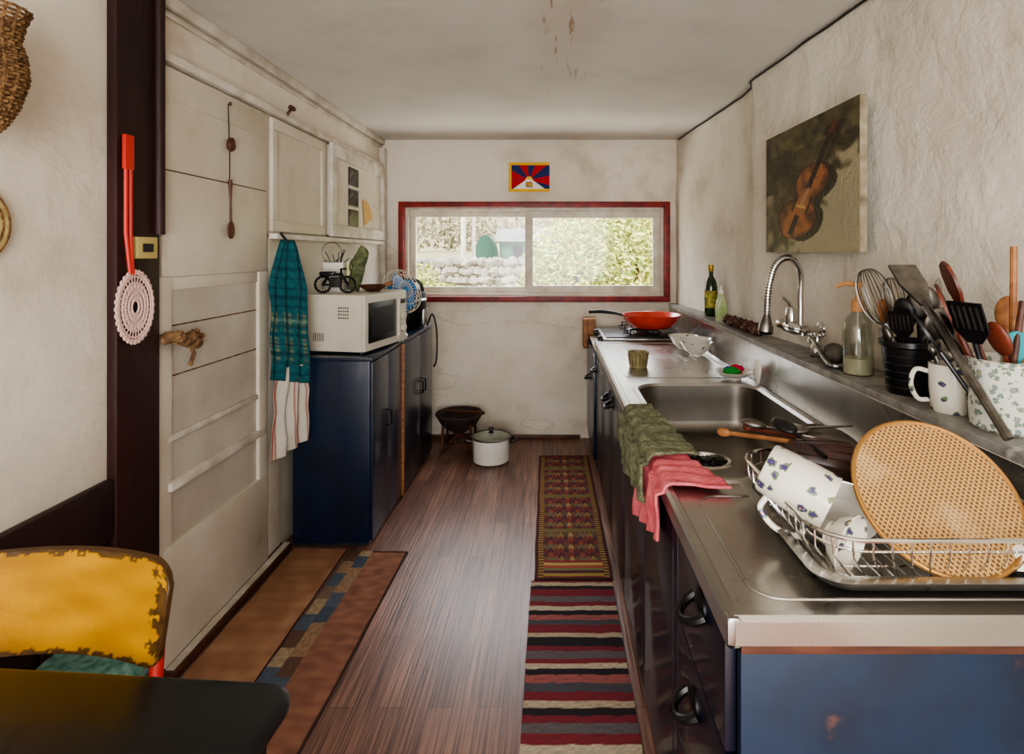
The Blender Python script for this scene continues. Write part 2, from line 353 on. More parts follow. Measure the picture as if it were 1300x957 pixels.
# ------------------------------------------------------------ sink unit on the right
CZ=.83; CX0=.25; CX1=.84; CY0=.815; CY1=3.44
a=Acc('kitchen_sink_cabinet')
bx0,bx1,by0,by1=.335,.80,1.33,2.29
cx=(bx0+bx1)/2; cy=(by0+by1)/2; hx=(bx1-bx0)/2; hy=(by1-by0)/2
def L3(pts,z): return [(x,y,z) for x,y in pts]
orx0,orx1,ory0,ory1=CX0+.02,.838,1.27,2.35
outer=roundrect((orx0+orx1)/2,(ory0+ory1)/2,(orx1-orx0)/2,(ory1-ory0)/2,.0008,8)
def rr2(d,r): return roundrect(cx,cy,hx-d,hy-d,r,8)
a.loft([L3(outer,CZ),L3(rr2(-.024,.105),CZ),L3(rr2(-.019,.102),CZ+.006),L3(rr2(-.006,.095),CZ+.006),L3(rr2(0,.09),CZ-.004)],M_steel)
DX,DY,DZ=.535,1.98,CZ-.192
a.loft([L3(rr2(0,.09),CZ-.004),L3(rr2(.004,.088),CZ-.06),L3(rr2(.008,.085),CZ-.14),L3(rr2(.016,.08),CZ-.165),L3(rr2(.030,.07),CZ-.178),L3(rr2(.05,.06),CZ-.184),L3(roundrect(DX,DY,.09,.09,.0895,8),DZ+.002)],M_steelb)
a.box((orx0,CY0+.012,CZ-.004),(orx1,ory0,CZ),M_steel); a.box((orx0,ory1,CZ-.004),(orx1,CY1-.005,CZ),M_steel)
dm=T(DX,DY,DZ)
a.lathe([(.094,0),(.082,.005),(.072,.005),(.066,-.004),(.062,-.03),(0,-.03)],M_chrome,dm,36)
a.lathe([(.062,-.02),(.058,-.004),(.02,-.002),(.018,.006),(.0,.008)],M_blackp,dm,30)
for k in range(10):
    an=2*pi*k/10; a.box((.03,-.004,-.006),(.056,.004,.001),M_blackp,0,dm@Matrix.Rotation(an,4,'Z'))
for k in range(3): a.box((.786,1.66,CZ-.075+.012*k),(.798,1.74,CZ-.069+.012*k),M_blackm,.002)
prof=[(CX0+.024,CZ-.001),(CX0+.018,CZ+.006),(CX0+.006,CZ+.007),(CX0,CZ),(CX0,CZ-.034),(CX0+.006,CZ-.038),(CX0+.02,CZ-.036)]
a.sheet(lambda u,v:(prof[int(round(v*6))][0],CY0+u*(CY1-CY0),prof[int(round(v*6))][1]),30,6,M_steel)
a.sheet(lambda u,v:(CX0+.012+u*(CX1-CX0-.012),CY0+(prof[int(round(v*6))][0]-CX0),prof[int(round(v*6))][1]),20,6,M_steel)
a.box((CX0+.001,CY0+.001,CZ-.036),(CX0+.02,CY0+.02,CZ+.0055),M_steel,.005)
a.sheet(lambda u,v:(CX0+.01+u*(CX1-CX0-.02),CY1-.01+.01*v,CZ+.006*(1-v)),10,2,M_steel)
def bead(x0,x1,y0,y1,r=.05):
    a.tube(L3(roundrect((x0+x1)/2,(y0+y1)/2,(x1-x0)/2,(y1-y0)/2,r,8),CZ-.001),.0035,M_steel,8,True)
bead(.31,.80,.87,1.24); bead(.31,.80,2.42,3.36)
for i in range(9): a.tube([(.36+.05*i,2.80,CZ-.0025),(.36+.05*i,3.30,CZ-.0025)],.0035,M_steel,6)
a.box((.28,.845,.08),(CX1,.863,.79),M_bluechip,.002); a.box((.28,3.42,.08),(CX1,3.438,.79),M_blue)
a.box((.30,.863,.06),(CX1,3.42,.08),M_bluedk); a.box((.31,.85,0),(.33,3.43,.08),M_blackm); a.box((.28,.845,.765),(.30,3.43,.79),M_bluedk)
a.box((.825,.863,.08),(CX1,3.42,.79),M_bluedk); a.box((.28,.842,.765),(CX1,.862,.793),M_woodd,.001)
def pull(y,z,x=.262,s=1,ac=None):
    ac=ac or a
    ac.lathe([(0,.0),(.03*s,0),(.03*s,.004),(.02*s,.008),(0,.008)],M_blackp,T(x,y,z,ry=-90),20)
    P=[]
    for i in range(15):
        t=pi*i/14; P.append((x-.004-.034*s*math.sin(t),y-.034*s*math.cos(t),z-.018*s*math.sin(t)))
    ac.tube(P,[.010*s-.003*s*math.sin(pi*i/14) for i in range(15)],M_blackp,8)
for z0,z1 in ((.10,.36),(.365,.595),(.60,.77)):
    a.box((.262,.865,z0),(.28,1.19,z1),M_bluedk,.003)
pull(1.0,.74); pull(1.05,.53); pull(1.05,.25)
ds=[1.195,1.64,2.085,2.53,2.975,3.42]
for i,(y0,y1) in enumerate(zip(ds,ds[1:])):
    a.box((.262,y0+.002,.10),(.28,y1-.002,.77),M_bluedk,.004)
    a.box((.2605,y0+.04,.15),(.263,y1-.04,.72),M_bluedk,.001)
pull(2.47,.71); pull(2.60,.71); pull(3.36,.68)
a.build()
a=Acc('backsplash')
a.sheet(lambda u,v:(.842+.012*min(1,v*4)-.0,CY0+u*(YF-CY0-.02),CZ+v*.142),4,10,M_steel)
a.box((.8545,CY0,CZ-.03),(.8549,YF-.02,CZ+.142),M_steel); a.build()
a=Acc('stove_cabinet')
a.box((.262,3.445,.06),(.84,4.15,.77),M_bluedk,.003); a.box((.29,3.45,0),(.84,4.03,.06),M_blackm)
a.box((.248,3.46,.1),(.262,3.80,.74),M_blue,.003); a.box((.248,3.81,.1),(.262,4.15,.74),M_blue,.003)
a.box((.255,3.445,.77),(.84,4.15,.785),M_steel,.003)
pull(3.73,.56,.248); a.build()
a=Acc('wooden_block'); a.box((.215,4.0,.69),(.247,4.14,.90),M_wood,.004); a.box((.247,4.0,.786),(.30,4.14,.90),M_wood,.004); a.build()
a=Acc('gas_stove')
a.box((.31,3.49,.80),(.83,4.03,.838),M_steeld,.006); a.box((.33,3.51,.838),(.82,4.01,.846),M_blackp,.002)
for x in (.35,.80):
    for y in (3.54,3.99): a.lathe([(0,0),(.015,0),(.015,.016),(0,.016)],M_blackp,T(x,y,.785),12)
for y in (3.63,3.90):
    a.lathe([(0,.02),(.045,.02),(.05,.012),(.07,.006),(.08,0)],M_steeld,T(.57,y,.846),28)
    for k in range(4):
        d=T(.57,y,.846,rz=90*k+45); a.tube([(.12,0,0),(.12,0,.035),(.02,0,.035)],.005,M_blackm,6,mx=d)
    a.tube([(.57+.12*math.cos(2*pi*k/28),y+.12*math.sin(2*pi*k/28),.858) for k in range(28)],.004,M_blackm,6,True)
for y in (3.60,3.92): a.lathe([(0,.028),(.02,.026),(.024,0)],M_blackp,T(.31,y,.818,ry=-90),18)
a.build()
def pan(name,x,y,z,r,h,m,ang,hl):
    a=Acc(name)
    a.lathe([(0,0),(r*.62,0),(r*.72,.006),(r*.9,h*.55),(r,h),(r+.004,h+.001),(r-.002,h-.002),(r*.76,.016),(r*.6,.006),(0,.006)],m,T(x,y,z),44)
    a.lathe([(r*.985,h-.004),(r*.87,h*.55),(r*.7,.0135),(r*.6,.0068),(0,.0068)],M_blackm,T(x,y,z),40)
    d=Vector((math.cos(R(ang)),math.sin(R(ang)),0)); p=Vector((x,y,z+h-.01))
    a.tube([p+d*(r-.005),p+d*(r+.05)+V(0,0,.012),p+d*(r+hl*.6)+V(0,0,.02),p+d*(r+hl)+V(0,0,.015)],[.008,.010,.013,.011],M_blackp,10)
    return a.build()
pan('frying_pan',.635,3.66,.884,.19,.085,M_redpan,165,.22)

# stone ledge
a=Acc('stone_shelf'); LZ=.995
a.sheet(lambda u,v:((.862 if v<.5 else Xw(.5+u*(YF-.5),1)+.01),.5+u*(YF-.5-.005),LZ),60,1,M_stone)
a.box((.855,.5,LZ-.022),(.875,YF-.005,LZ-.0005),M_stone,.003)
a.box((.856,.5,LZ-.05),(.91,YF-.005,LZ-.012),M_right)
a.build()

# ------------------------------------------------------------ painting
def violin(u,v):
    x=u*.66; y=v
    n=.5+.5*fn3(u*4,v*5,2); n2=fn3(u*13,v*13,5); n4=fn3(u*40,v*40,7)
    c=mixc((36,34,22),(96,84,52),n+.4*n2+.2*n4)
    c=mixc(c,(168,158,130),clampf((u*1.1-v*1.35-.05+.45*n2+.3*fn3(u*3,v*3,8))*4)*.85)
    if u<.25 and v<.5: c=mixc(c,(134,122,96),clampf(.35+fn3(u*8,v*8,4)*1.6-.2))
    if v>.80: c=mixc(c,(114,104,72),.35+.6*n2)
    P=Vector((x,y)); A=Vector((.20,.12)); B=Vector((.54,.93)); ax=(B-A).normalized(); t=(P-A).dot(ax)/(B-A).length; q=(P-A).dot(Vector((ax.y,-ax.x)))
    for off,sh in ((.045,True),(0,False)):
        qq=q-off
        if 0<=t<=.66:
            s=t/.66
            w1=.150*math.sqrt(max(0,1-((s-.27)/.28)**2))
            w2=.120*math.sqrt(max(0,1-((s-.77)/.23)**2))
            w3=.082 if .25<s<.8 else 0
            w=max(w1,w2,w3)+.008*n2
            if abs(qq)<w:
                if sh: c=mixc(c,(26,20,12),.8)
                else:
                    c=mixc((154,96,56),(82,46,28),.45+1.1*n2+(abs(q)/w-.6)*.9)
                    if w-abs(q)<.012: c=(44,26,16)
                    if abs(abs(q)-.055+.02*(s-.45))<.008 and .36<s<.58: c=(26,16,10)
                    if abs(s-.44)<.014 and abs(q)<.035: c=(200,160,100)
                    if s<.32 and abs(q)<.02 and s>.05: c=(30,20,14)
                    if s>=.44 and abs(abs(q)-.008)<.003: c=(170,150,120)
        if .45<t<.97 and abs(qq)<.018+.004*(t>.9):
            if sh: c=mixc(c,(30,24,14),.6)
            else: c=(38,24,16) if t<.88 else (86,44,22)
        if not sh and .86<t<.94 and abs(abs(q)-.03)<.016: c=(46,26,16)
    return c
a=Acc('violin_painting')
def pf(u,v):
    y=2.49+(1.765-2.49)*u; x=.936+(.955-.936)*u; return (x,y,1.365+v*.492)
a.sheet(pf,120,110,M_vp,col=violin)
A_,B_=V(.936,2.49,1.365),V(.955,1.765,1.365)
nrm=V(.023,0,0); M_canv=mat('canvas_edge',(160,148,124),.9,c2=(104,92,72),sc=20)
q=[A_,B_,B_+V(0,0,.492),A_+V(0,0,.492)]; a.add(q+[p+nrm for p in q],[(0,1,5,4),(1,2,6,5),(2,3,7,6),(3,0,4,7),(4,5,6,7)],M_canv)
a.build()
def flag(u,v):
    if u<.07 or v<.10 or v>.90: return (226,176,40)
    du=(u-.5)*1.35; dv=v-.40
    if v<.40+.02 and abs(u-.5)<.36*(1-(v-.10)/.36)+.02 :
        if abs(u-.5)<.09 and .14<v<.34: return (206,150,40) if fn3(u*30,v*30)>-.1 else (30,110,120)
        return (232,228,220)
    r=math.hypot(du,dv)
    if r<.12: return (238,190,40)
    an=math.degrees(math.atan2(dv,du)); k=int((an+15+360)//(180/6.5))
    return (176,26,34) if k%2 else (26,38,92)
a=Acc('wall_flag'); a.sheet(lambda u,v:(-.325+u*.30,YF-.028-.003*math.sin(u*9),1.815+v*.215),110,80,M_vflag,col=flag); a.build()

# ------------------------------------------------------------ rugs
def kilim(u,v):
    if u<.04 or u>.96 or v<.008 or v>.992: return (80,42,42)
    if u<.11 or u>.89: return (168,134,70) if (int(v*130)%2) else (80,52,50)
    x=(u-.11)/.78; y=v*40; f=x*11; col=int(f); ph=(y+abs((f%1)-.5)*1.2)%3
    pal=[(148,54,56),(164,142,72),(92,42,60),(120,124,84),(172,84,62),(190,166,104)]
    k=(col*2+int(ph))%6
    if v<.10: return pal[int(v*70)%6]
    if int(y)%11==0: return (120,110,64)
    c=pal[k] if col%2 else mixc(pal[k],(90,50,56),.45)
    return mixc(c,(90,64,56),.25+.25*fn3(u*20,v*60))
seqc=[];rs=random.Random(3); t=0
palS=[(138,44,56),(40,32,38),(200,180,152),(138,44,56),(84,84,92),(176,100,96),(40,32,38),(212,196,168),(142,48,56),(110,104,106)]
k=0
while t<1:
    w=rs.choice([.022,.034,.044,.026]); seqc.append((t,palS[k%10])); t+=w; k+=1
def stripes(u,v):
    vv=v+.004*fn3(u*6,v*10)
    c=seqc[0][1]
    for t,cc in seqc:
        if vv>=t: c=cc
    return mixc(c,(50,40,40),.1+.3*fn3(u*30,v*90))
def rug(name,x0,x1,y0,y1,col,nu,nv,rot=0,th=.007,base=.0005):
    a=Acc(name); c=Vector(((x0+x1)/2,(y0+y1)/2,0)); mx=Matrix.Translation(c)@Matrix.Rotation(R(rot),4,'Z')@Matrix.Translation(-c)
    def z(u,v): return th+.0015*fn3(u*4,v*9,x0*7)
    a.sheet(lambda u,v:(x0+u*(x1-x0)+.004*fn3(v*8,x0),y0+v*(y1-y0),z(u,v)+base),nu,nv,M_vc,mx,col)
    for (p,q) in (((x0,y0),(x1,y0)),((x1,y0),(x1,y1)),((x1,y1),(x0,y1)),((x0,y1),(x0,y0))):
        a.sheet(lambda u,v:(p[0]+(q[0]-p[0])*u,p[1]+(q[1]-p[1])*u,base+v*th),2,1,M_vc,mx,lambda u,v:(70,44,40))
    return a.build()
rug('kilim_rug',-.085,.245,2.36,3.80,kilim,110,400,.6)
rug('striped_rug',-.09,.245,1.30,2.345,stripes,30,330,0)
def mat1(u,v): return mixc((186,142,108),(160,114,84),.5+fn3(u*4,v*14)+.2*(int(v*40)%2))
def mat2(u,v):
    if u<.40:
        h=int(u/.2); k=int(v*13+.5*h); r=random.Random(k*7+h*3).choice([(86,104,124),(72,90,110),(176,140,106),(140,116,98),(190,162,128),(112,78,62)]); return mixc(r,(70,60,54),.2+.3*fn3(u*30,v*60))
    if u>.97 or v<.01 or v>.99: return (74,48,40)
    return mixc((162,112,88),(132,88,70),.5+fn3(u*5,v*40,2))
rug('floor_mat',-1.185,-.945,1.40,2.60,mat1,20,80,.0)
rug('patchwork_rug',-.935,-.675,1.40,2.58,mat2,60,220,-1.5)

# ------------------------------------------------------------ left cabinets
a=Acc('blue_cabinet')
a.box((-1.205,2.625,.02),(-.85,3.135,.862),M_blue,.003); a.box((-1.21,2.615,.862),(-.836,3.137,.88),M_blue,.003)
a.box((-.85,2.63,.03),(-.836,2.88,.855),M_blue,.002); a.box((-.85,2.884,.03),(-.836,3.132,.855),M_blue,.002); a.box((-1.2,2.64,0),(-.87,3.12,.02),M_blackm)
a.tube([(-.835,2.85,.50),(-.81,2.85,.505),(-.81,2.85,.575),(-.835,2.85,.58)],.005,M_blackp,6); a.build()
a=Acc('blue_cabinet')
a.box((-1.205,3.16,.02),(-.84,3.88,.862),M_bluedk,.003); a.box((-1.21,3.142,.862),(-.83,3.885,.88),M_blue,.003); a.box((-.85,3.14,.02),(-.826,3.158,.86),M_wood,.002)
a.box((-.84,3.17,.03),(-.827,3.52,.855),M_bluedk,.002); a.box((-.84,3.525,.03),(-.827,3.875,.855),M_bluedk,.002); a.box((-1.2,3.17,0),(-.87,3.87,.02),M_blackm)
for y in (3.49,3.56): a.tube([(-.827,y,.50),(-.80,y,.505),(-.80,y,.575),(-.827,y,.58)],.005,M_blackp,6)
a.build()
a=Acc('microwave'); W,Dp,H=.44,.34,.285
MW=T(-.885,2.67,.88,rz=-11)
a.box((-Dp+.01,0,.012),(-.02,W,H),M_appl,.008,MW); a.box((-.025,.002,.014),(0,W-.002,H-.002),M_appl,.006,MW)
a.box((-.002,.03,.05),(.004,.31,H-.04),M_blackp,.003,MW); a.box((.001,.06,.08),(.0055,.28,H-.07),M_blackm,.002,MW)
a.box((-.002,.335,.03),(.004,.425,H-.03),M_appl,.003,MW); a.box((.002,.345,H-.07),(.006,.415,H-.045),M_blackp,.001,MW)
a.lathe([(0,.02),(.018,.018),(.02,0)],M_appl,MW@T(.004,.38,.15,ry=90),20); a.lathe([(0,.02),(.018,.018),(.02,0)],M_appl,MW@T(.004,.38,.085,ry=90),20)
a.box((.004,.318,.05),(.02,.328,H-.04),M_appl,.003,MW)
for i in range(5):
    for j in range(4): a.box((-.14+.012*i,-.0008,.17+.016*j),(-.133+.012*i,.001,.178+.016*j),M_steeld,0,MW)
for i in range(6): a.box((-.27+.01*i,-.0008,.06),(-.266+.01*i,.001,.10),M_steeld,0,MW)
for x in (-.3,-.04):
    for y in (.04,.40): a.lathe([(0,0),(.014,0),(.014,.014),(0,.014)],M_blackp,MW@T(x,y,0),12)
a.build()
MT=.88+.286
a=Acc('ceramic_planter')
a.loft([L3(roundrect(-1.115,2.92,.05,.05,.01,3),MT),L3(roundrect(-1.115,2.92,.055,.055,.01,3),MT+.15),L3(roundrect(-1.115,2.92,.049,.049,.01,3),MT+.15),L3(roundrect(-1.115,2.92,.046,.046,.01,3),MT+.11)],M_cer,True,True)
rs=random.Random(5)
for i in range(12):
    t=rs.random()*6.28; r=.03*rs.random(); h=.03+.07*rs.random()
    a.tube(bez([(-1.115+r*math.cos(t),2.92+r*math.sin(t),MT+.11),(-1.115+1.6*r*math.cos(t),2.92+1.6*r*math.sin(t),MT+.12+h*.5),(-1.115+2.6*r*math.cos(t),2.92+2.6*r*math.sin(t),MT+.12+h)],6),.002,M_blackm,5)
a.tube([(-1.115+.05*math.cos(2*pi*i/24),2.86,MT+.20+.05*math.sin(2*pi*i/24)) for i in range(24)],.002,M_steeld,5,True)
a.build()
M_leafm=mat('mitt_green',(120,124,84),.9,c2=(62,76,54),sc=40,bump=.6,c3=(150,150,110))
a=Acc('oven_mitt')
TM_=T(-1.02,2.93,MT+.06,ry=14)
a.ell((0,0,.10),(.036,.03,.075),M_leafm,TM_,nz=.25,nf=1.5); a.ell((-.035,0,.07),(.015,.018,.035),M_leafm,TM_); a.lathe([(.03,-.055),(.034,.0),(.034,.06),(.03,.09)],M_leafm,TM_,20); a.build()
a=Acc('toy_bicycle')
for cxx,rr_ in ((-1.12,.038),(-1.00,.038)):
    a.tube([(cxx+rr_*math.cos(2*pi*k/24),2.76,MT+rr_+.006+rr_*math.sin(2*pi*k/24)) for k in range(24)],.006,M_blackp,6,True)
    for k in range(6):
        t=pi*k/6; a.tube([(cxx-rr_*math.cos(t),2.76,MT+rr_+.006-rr_*math.sin(t)),(cxx+rr_*math.cos(t),2.76,MT+rr_+.006+rr_*math.sin(t))],.0015,M_blackp,4)
a.tube([(-1.12,2.76,MT+.044),(-1.09,2.76,MT+.09),(-1.03,2.76,MT+.095),(-1.0,2.76,MT+.044)],.008,M_blackp,6)
a.tube([(-1.12,2.76,MT+.044),(-1.06,2.76,MT+.04),(-1.03,2.76,MT+.095),(-1.02,2.73,MT+.12),(-1.02,2.79,MT+.12)],.006,M_blackp,6)
a.box((-1.13,2.735,MT+.085),(-1.06,2.785,MT+.108),M_blackp,.008); a.box((-1.085,2.742,MT+.03),(-1.03,2.778,MT+.08),M_blackm,.008); a.build()
a=Acc('wooden_bowl')
a.lathe([(0,0),(.03,0),(.06,.02),(.07,.034),(.066,.034),(.05,.016),(0,.008)],M_woodd,T(-.93,2.93,MT),28); a.tube([(-.875,2.93,MT+.03),(-.83,2.94,MT+.045)],.009,M_wood,8); a.build()
a=Acc('desk_fan'); FM=T(-.885,3.27,.88)
a.lathe([(0,0),(.045,0),(.048,.01),(.04,.022),(.018,.03),(.014,.17),(0,.17)],M_appl,FM,28)
HC=FM@T(0,0,.255,ry=66,rz=-30)
a.lathe([(0,-.07),(.03,-.07),(.035,-.02),(.03,.0),(0,.0)],M_appl,HC,20)
for zz,rr_ in ((.0,.128),(.02,.132),(.04,.128),(.052,.09),(.056,.045),(-.012,.09)):
    a.tube([(rr_*math.cos(2*pi*k/36),rr_*math.sin(2*pi*k/36),zz) for k in range(36)],.0022,M_appl,5,True,HC)
for k in range(24):
    t=2*pi*k/24; c,s_=math.cos(t),math.sin(t); a.tube([(.02*c,.02*s_,.058),(.09*c,.09*s_,.052),(.128*c,.128*s_,.04),(.132*c,.132*s_,.02),(.128*c,.128*s_,0),(.09*c,.09*s_,-.012),(.03*c,.03*s_,-.015)],.0012,M_appl,4,False,HC)
for k in range(4):
    B=HC@Matrix.Rotation(2*pi*k/4,4,'Z'); a.sheet(lambda u,v:(.015+u*.10,(v-.5)*.13*(math.sin(pi*min(1,u*.8+.2))**.5),.02+(v-.5)*.03),8,6,M_fanblue,B)
a.lathe([(0,.064),(.016,.062),(.02,.05),(0,.05)],M_fanblue,HC,16); a.build()
a=Acc('rice_cooker'); RX=-.955; RY=3.70; RM=T(RX,RY,.88)
a.lathe([(0,0),(.11,0),(.12,.015),(.125,.12),(.127,.175),(.127,.185)],M_blackp,RM,36); a.lathe([(.128,.175),(.131,.182),(.128,.192)],M_chrome,RM,36)
a.lathe([(.127,.19),(.12,.23),(.08,.26),(.03,.27),(0,.27)],M_blackm,RM,36)
a.tube(bez([(RX-.11,RY,.88+.20),(RX-.08,RY-.02,.88+.30),(RX+.08,RY-.02,.88+.30),(RX+.11,RY,.88+.20)]),.012,M_blackp,8)
a.box((RX+.10,RY-.05,.90),(RX+.125,RY+.05,1.0),M_steeld,.006); a.build()
a=Acc('power_cord'); a.tube(bez([(-.83,3.74,.886),(-.80,3.76,.96),(-.775,3.78,.85),(-.78,3.80,.66),(-.80,3.81,.60)]),.006,M_blackp,6); a.build()

# stuff on floor
a=Acc('cooking_pot'); PM=T(-.405,3.72,0)
a.lathe([(0,.0),(.10,0),(.118,.012),(.122,.155),(.128,.16),(.12,.165)],M_cer,PM,40)
a.lathe([(.126,.163),(.12,.172),(.06,.186),(.02,.19)],M_clear,PM,40); a.lathe([(.129,.160),(.131,.166),(.126,.170)],M_steeld,PM,40)
a.lathe([(0,.225),(.016,.222),(.018,.21),(.008,.2),(.02,.188)],M_blackp,PM,18)
for s_ in (-1,1): a.tube(bez([(s_*.12,-.03,.135),(s_*.16,-.028,.145),(s_*.16,.028,.145),(s_*.12,.03,.135)]),.007,M_blackp,8,mx=PM)
a.build()
a=Acc('charcoal_brazier'); BM=T(-.655,3.96,0); M_clay=mat('dark_clay',(62,46,40),.8,c2=(40,32,30),sc=20,bump=.5,bs=40)
a.lathe([(0,.12),(.05,.12),(.12,.17),(.165,.245),(.16,.255),(.15,.247),(.10,.18),(0,.15)],M_clay,BM,28)
for k in range(4):
    t=pi/4+k*pi/2; c,s_=math.cos(t),math.sin(t); a.tube([(.15*c,.15*s_,.01),(-.06*c,-.06*s_,.15)],.012,M_woodd,8,mx=BM); a.tube([(.15*c,.15*s_,.01),(.13*c,.13*s_,.19)],.011,M_woodd,8,mx=BM)
a.tube([(.13*math.cos(2*pi*k/20),.13*math.sin(2*pi*k/20),.06) for k in range(20)],.007,M_woodd,6,True,BM)
a.tube([(-.11,.1,.235),(.0,.02,.25),(.18,-.05,.262)],.012,M_woodd,8,mx=BM)
a.build()

# towels on left
def towel(name,p0,p1,z0,z1,m,amp=.018,freq=3,seed=0,sl=0,col=None,pinch=.45):
    a=Acc(name)
    def f(u,v):
        w=pinch+(1-pinch)*min(1,(v*3)**.7)
        uu=.5+(u-.5)*w
        x=p0[0]+(p1[0]-p0[0])*uu; y=p0[1]+(p1[1]-p0[1])*uu
        k=amp*math.sin(u*freq*2*pi+v*1.5+seed)*(.5+.5*v)+.012*fn3(u*3,v*3,seed)
        z=z0+(z1-z0)*v+sl*(u-.5)*v
        return (x+k,y+k*.2+.01*fn3(v*4,seed,u),z)
    a.sheet(f,50,70,m,col=col); a.tube([(p0[0]*.5+p1[0]*.5-.0,p0[1]*.5+p1[1]*.5,z0-.01),((p0[0]+p1[0])/2-.03,(p0[1]+p1[1])/2,z0+.03)],.004,M_blackm,6)
    return a.build(solid=.005)
def tealc(u,v):
    c=(30,108,116)
    if .50<v<.62 and int(v*90)%3==0: c=(130,160,140)
    if .50<v<.9 and int(u*26)%3==0 and int(v*70)%2: c=(150,140,90)
    if int(v*60)%4==0: c=mixc(c,(10,60,74),.6)
    return mixc(c,(10,50,60),.2+.4*fn3(u*20,v*30))
towel('teal_towel',(-1.205,2.395),(-1.125,2.585),1.42,.80,M_vc,amp=.014,sl=-.06,col=tealc,pinch=.35)
def whc(u,v): return (180,100,88) if (u*9)%1<.12 else (220,212,198)
towel('striped_dishcloth',(-1.20,2.43),(-1.125,2.60),.86,.49,M_vc,amp=.014,seed=2,col=whc,pinch=.6,sl=.05)

# wall hung things
a=Acc('hanging_spoon')
a.tube([(-1.236,2.158,1.93),(-1.232,2.158,1.80)],.002,M_blackm,5); a.ell((-1.228,2.158,1.93),(.006,.006,.008),M_woodd); a.ell((-1.225,2.158,1.775),(.013,.02,.028),M_woodd,nz=.3); a.tube([(-1.230,2.158,1.75),(-1.230,2.158,1.635)],.002,M_blackm,5)
a.tube([(-1.228,2.158,1.64),(-1.222,2.15,1.56),(-1.226,2.158,1.48)],[.008,.004,.005],M_woodd,8); a.ell((-1.226,2.16,1.45),(.008,.022,.034),M_woodd); a.build()
a=Acc('coat_hook'); 
a.tube([(-1.238,2.62,1.985),(-1.215,2.62,2.02),(-1.212,2.64,2.035)],.007,M_woodd,6); a.ell((-1.21,2.63,2.035),(.012,.03,.012),M_woodd,nz=.4,nf=3); a.build()
a=Acc('driftwood_handle'); pp=bez([(-1.241,1.80,1.085),(-1.215,1.815,1.095),(-1.20,1.86,1.075),(-1.20,1.90,1.085),(-1.215,1.935,1.05)],20)
a.tube(pp,[.018+.008*abs(fn3(i*.5,3)) for i in range(len(pp))],M_drift,10)
a.ell((-1.205,1.90,1.075),(.026,.034,.028),M_drift,nz=.7,nf=3); a.ell((-1.205,1.825,1.09),(.02,.02,.02),M_drift,nz=.7,nf=3); a.tube([(-1.238,1.93,1.06),(-1.225,1.935,1.02),(-1.232,1.925,.98)],.007,M_drift,6); a.build()
a=Acc('light_switch'); a.box((-1.23,1.655,1.345),(-1.212,1.74,1.41),mat('aged_plastic',(190,170,110),.5),.004); a.box((-1.212,1.675,1.365),(-1.207,1.715,1.39),M_blackm,.001); a.build()
a=Acc('lace_fly_swatter'); XS=-1.215
for dy in (-.009,.009): a.tube([(XS,1.622+dy,1.69),(XS,1.622+dy,1.42),(XS,1.635+dy*.5,1.30)],.0055,M_redp,8)
a.box((XS-.006,1.605,1.60),(XS+.006,1.64,1.70),M_redp,.004)
EC=V(XS,1.65,1.205)
def ep(t,k=1,sc=0): return (XS,EC.y+.070*k*math.cos(t),EC.z+.098*k*math.sin(t))
for k in (1,.9,.72,.55,.38,.2): a.tube([ep(2*pi*i/48,k) for i in range(48)],.003 if k<1 else .0045,M_lace,5,True)
for i in range(32):
    t=2*pi*i/32; a.tube([ep(t,.2),ep(t+.12,.55),ep(t,.98)],.0016,M_lace,4); c_=ep(t,1.03)
    a.ell(c_,(.003,.009,.009),M_lace,seg=8,rings=5)
for i in range(20):
    t=2*pi*i/20; a.ell(ep(t,.63),(.002,.007,.008),M_lace,seg=8,rings=5)
a.build()
a=Acc('wicker_basket'); WB=T(-1.185,1.185,1.61)
prof=[(.012,0),(.03,.02),(.05,.06),(.066,.12),(.062,.17),(.052,.20),(.06,.24),(.07,.265)]
def lerp(z):
    for (r0,z0),(r1,z1) in zip(prof,prof[1:]):
        if z<=z1: return r0+(r1-r0)*(z-z0)/(z1-z0)
    return prof[-1][0]
for k in range(33):
    z=.265*k/32; a.tube([((lerp(z)+.0025*(1 if (i+k)%2 else -1))*math.cos(2*pi*i/36),(lerp(z)+.0025*(1 if (i+k)%2 else -1))*math.sin(2*pi*i/36),z) for i in range(36)],.0034,M_straw,5,True,WB)
for i in range(18):
    t=2*pi*i/18; a.tube([(r*math.cos(t),r*math.sin(t),z) for r,z in prof],.003,M_straw,4,False,WB)
a.tube([(-1.245,1.185,1.90),(-1.235,1.185,1.875)],.004,M_woodd,6); a.build()
a=Acc('straw_fan'); WM=T(-1.25,1.215,1.425,ry=90)
a.lathe([(0,.004),(.088,.004),(.09,0),(.088,-.004),(0,-.004)],mat('pale_straw',(206,186,130),.8,c2=(170,150,96),sc=40,bump=.6),WM,40)
for k in (.03,.05,.07,.086): a.tube([(k*math.cos(2*pi*i/40),k*math.sin(2*pi*i/40),.004) for i in range(40)],.003,M_straw,5,True,WM)
a.tube([(-1.25,1.20,1.34),(-1.25,1.19,1.22)],.008,M_straw,8); a.build()

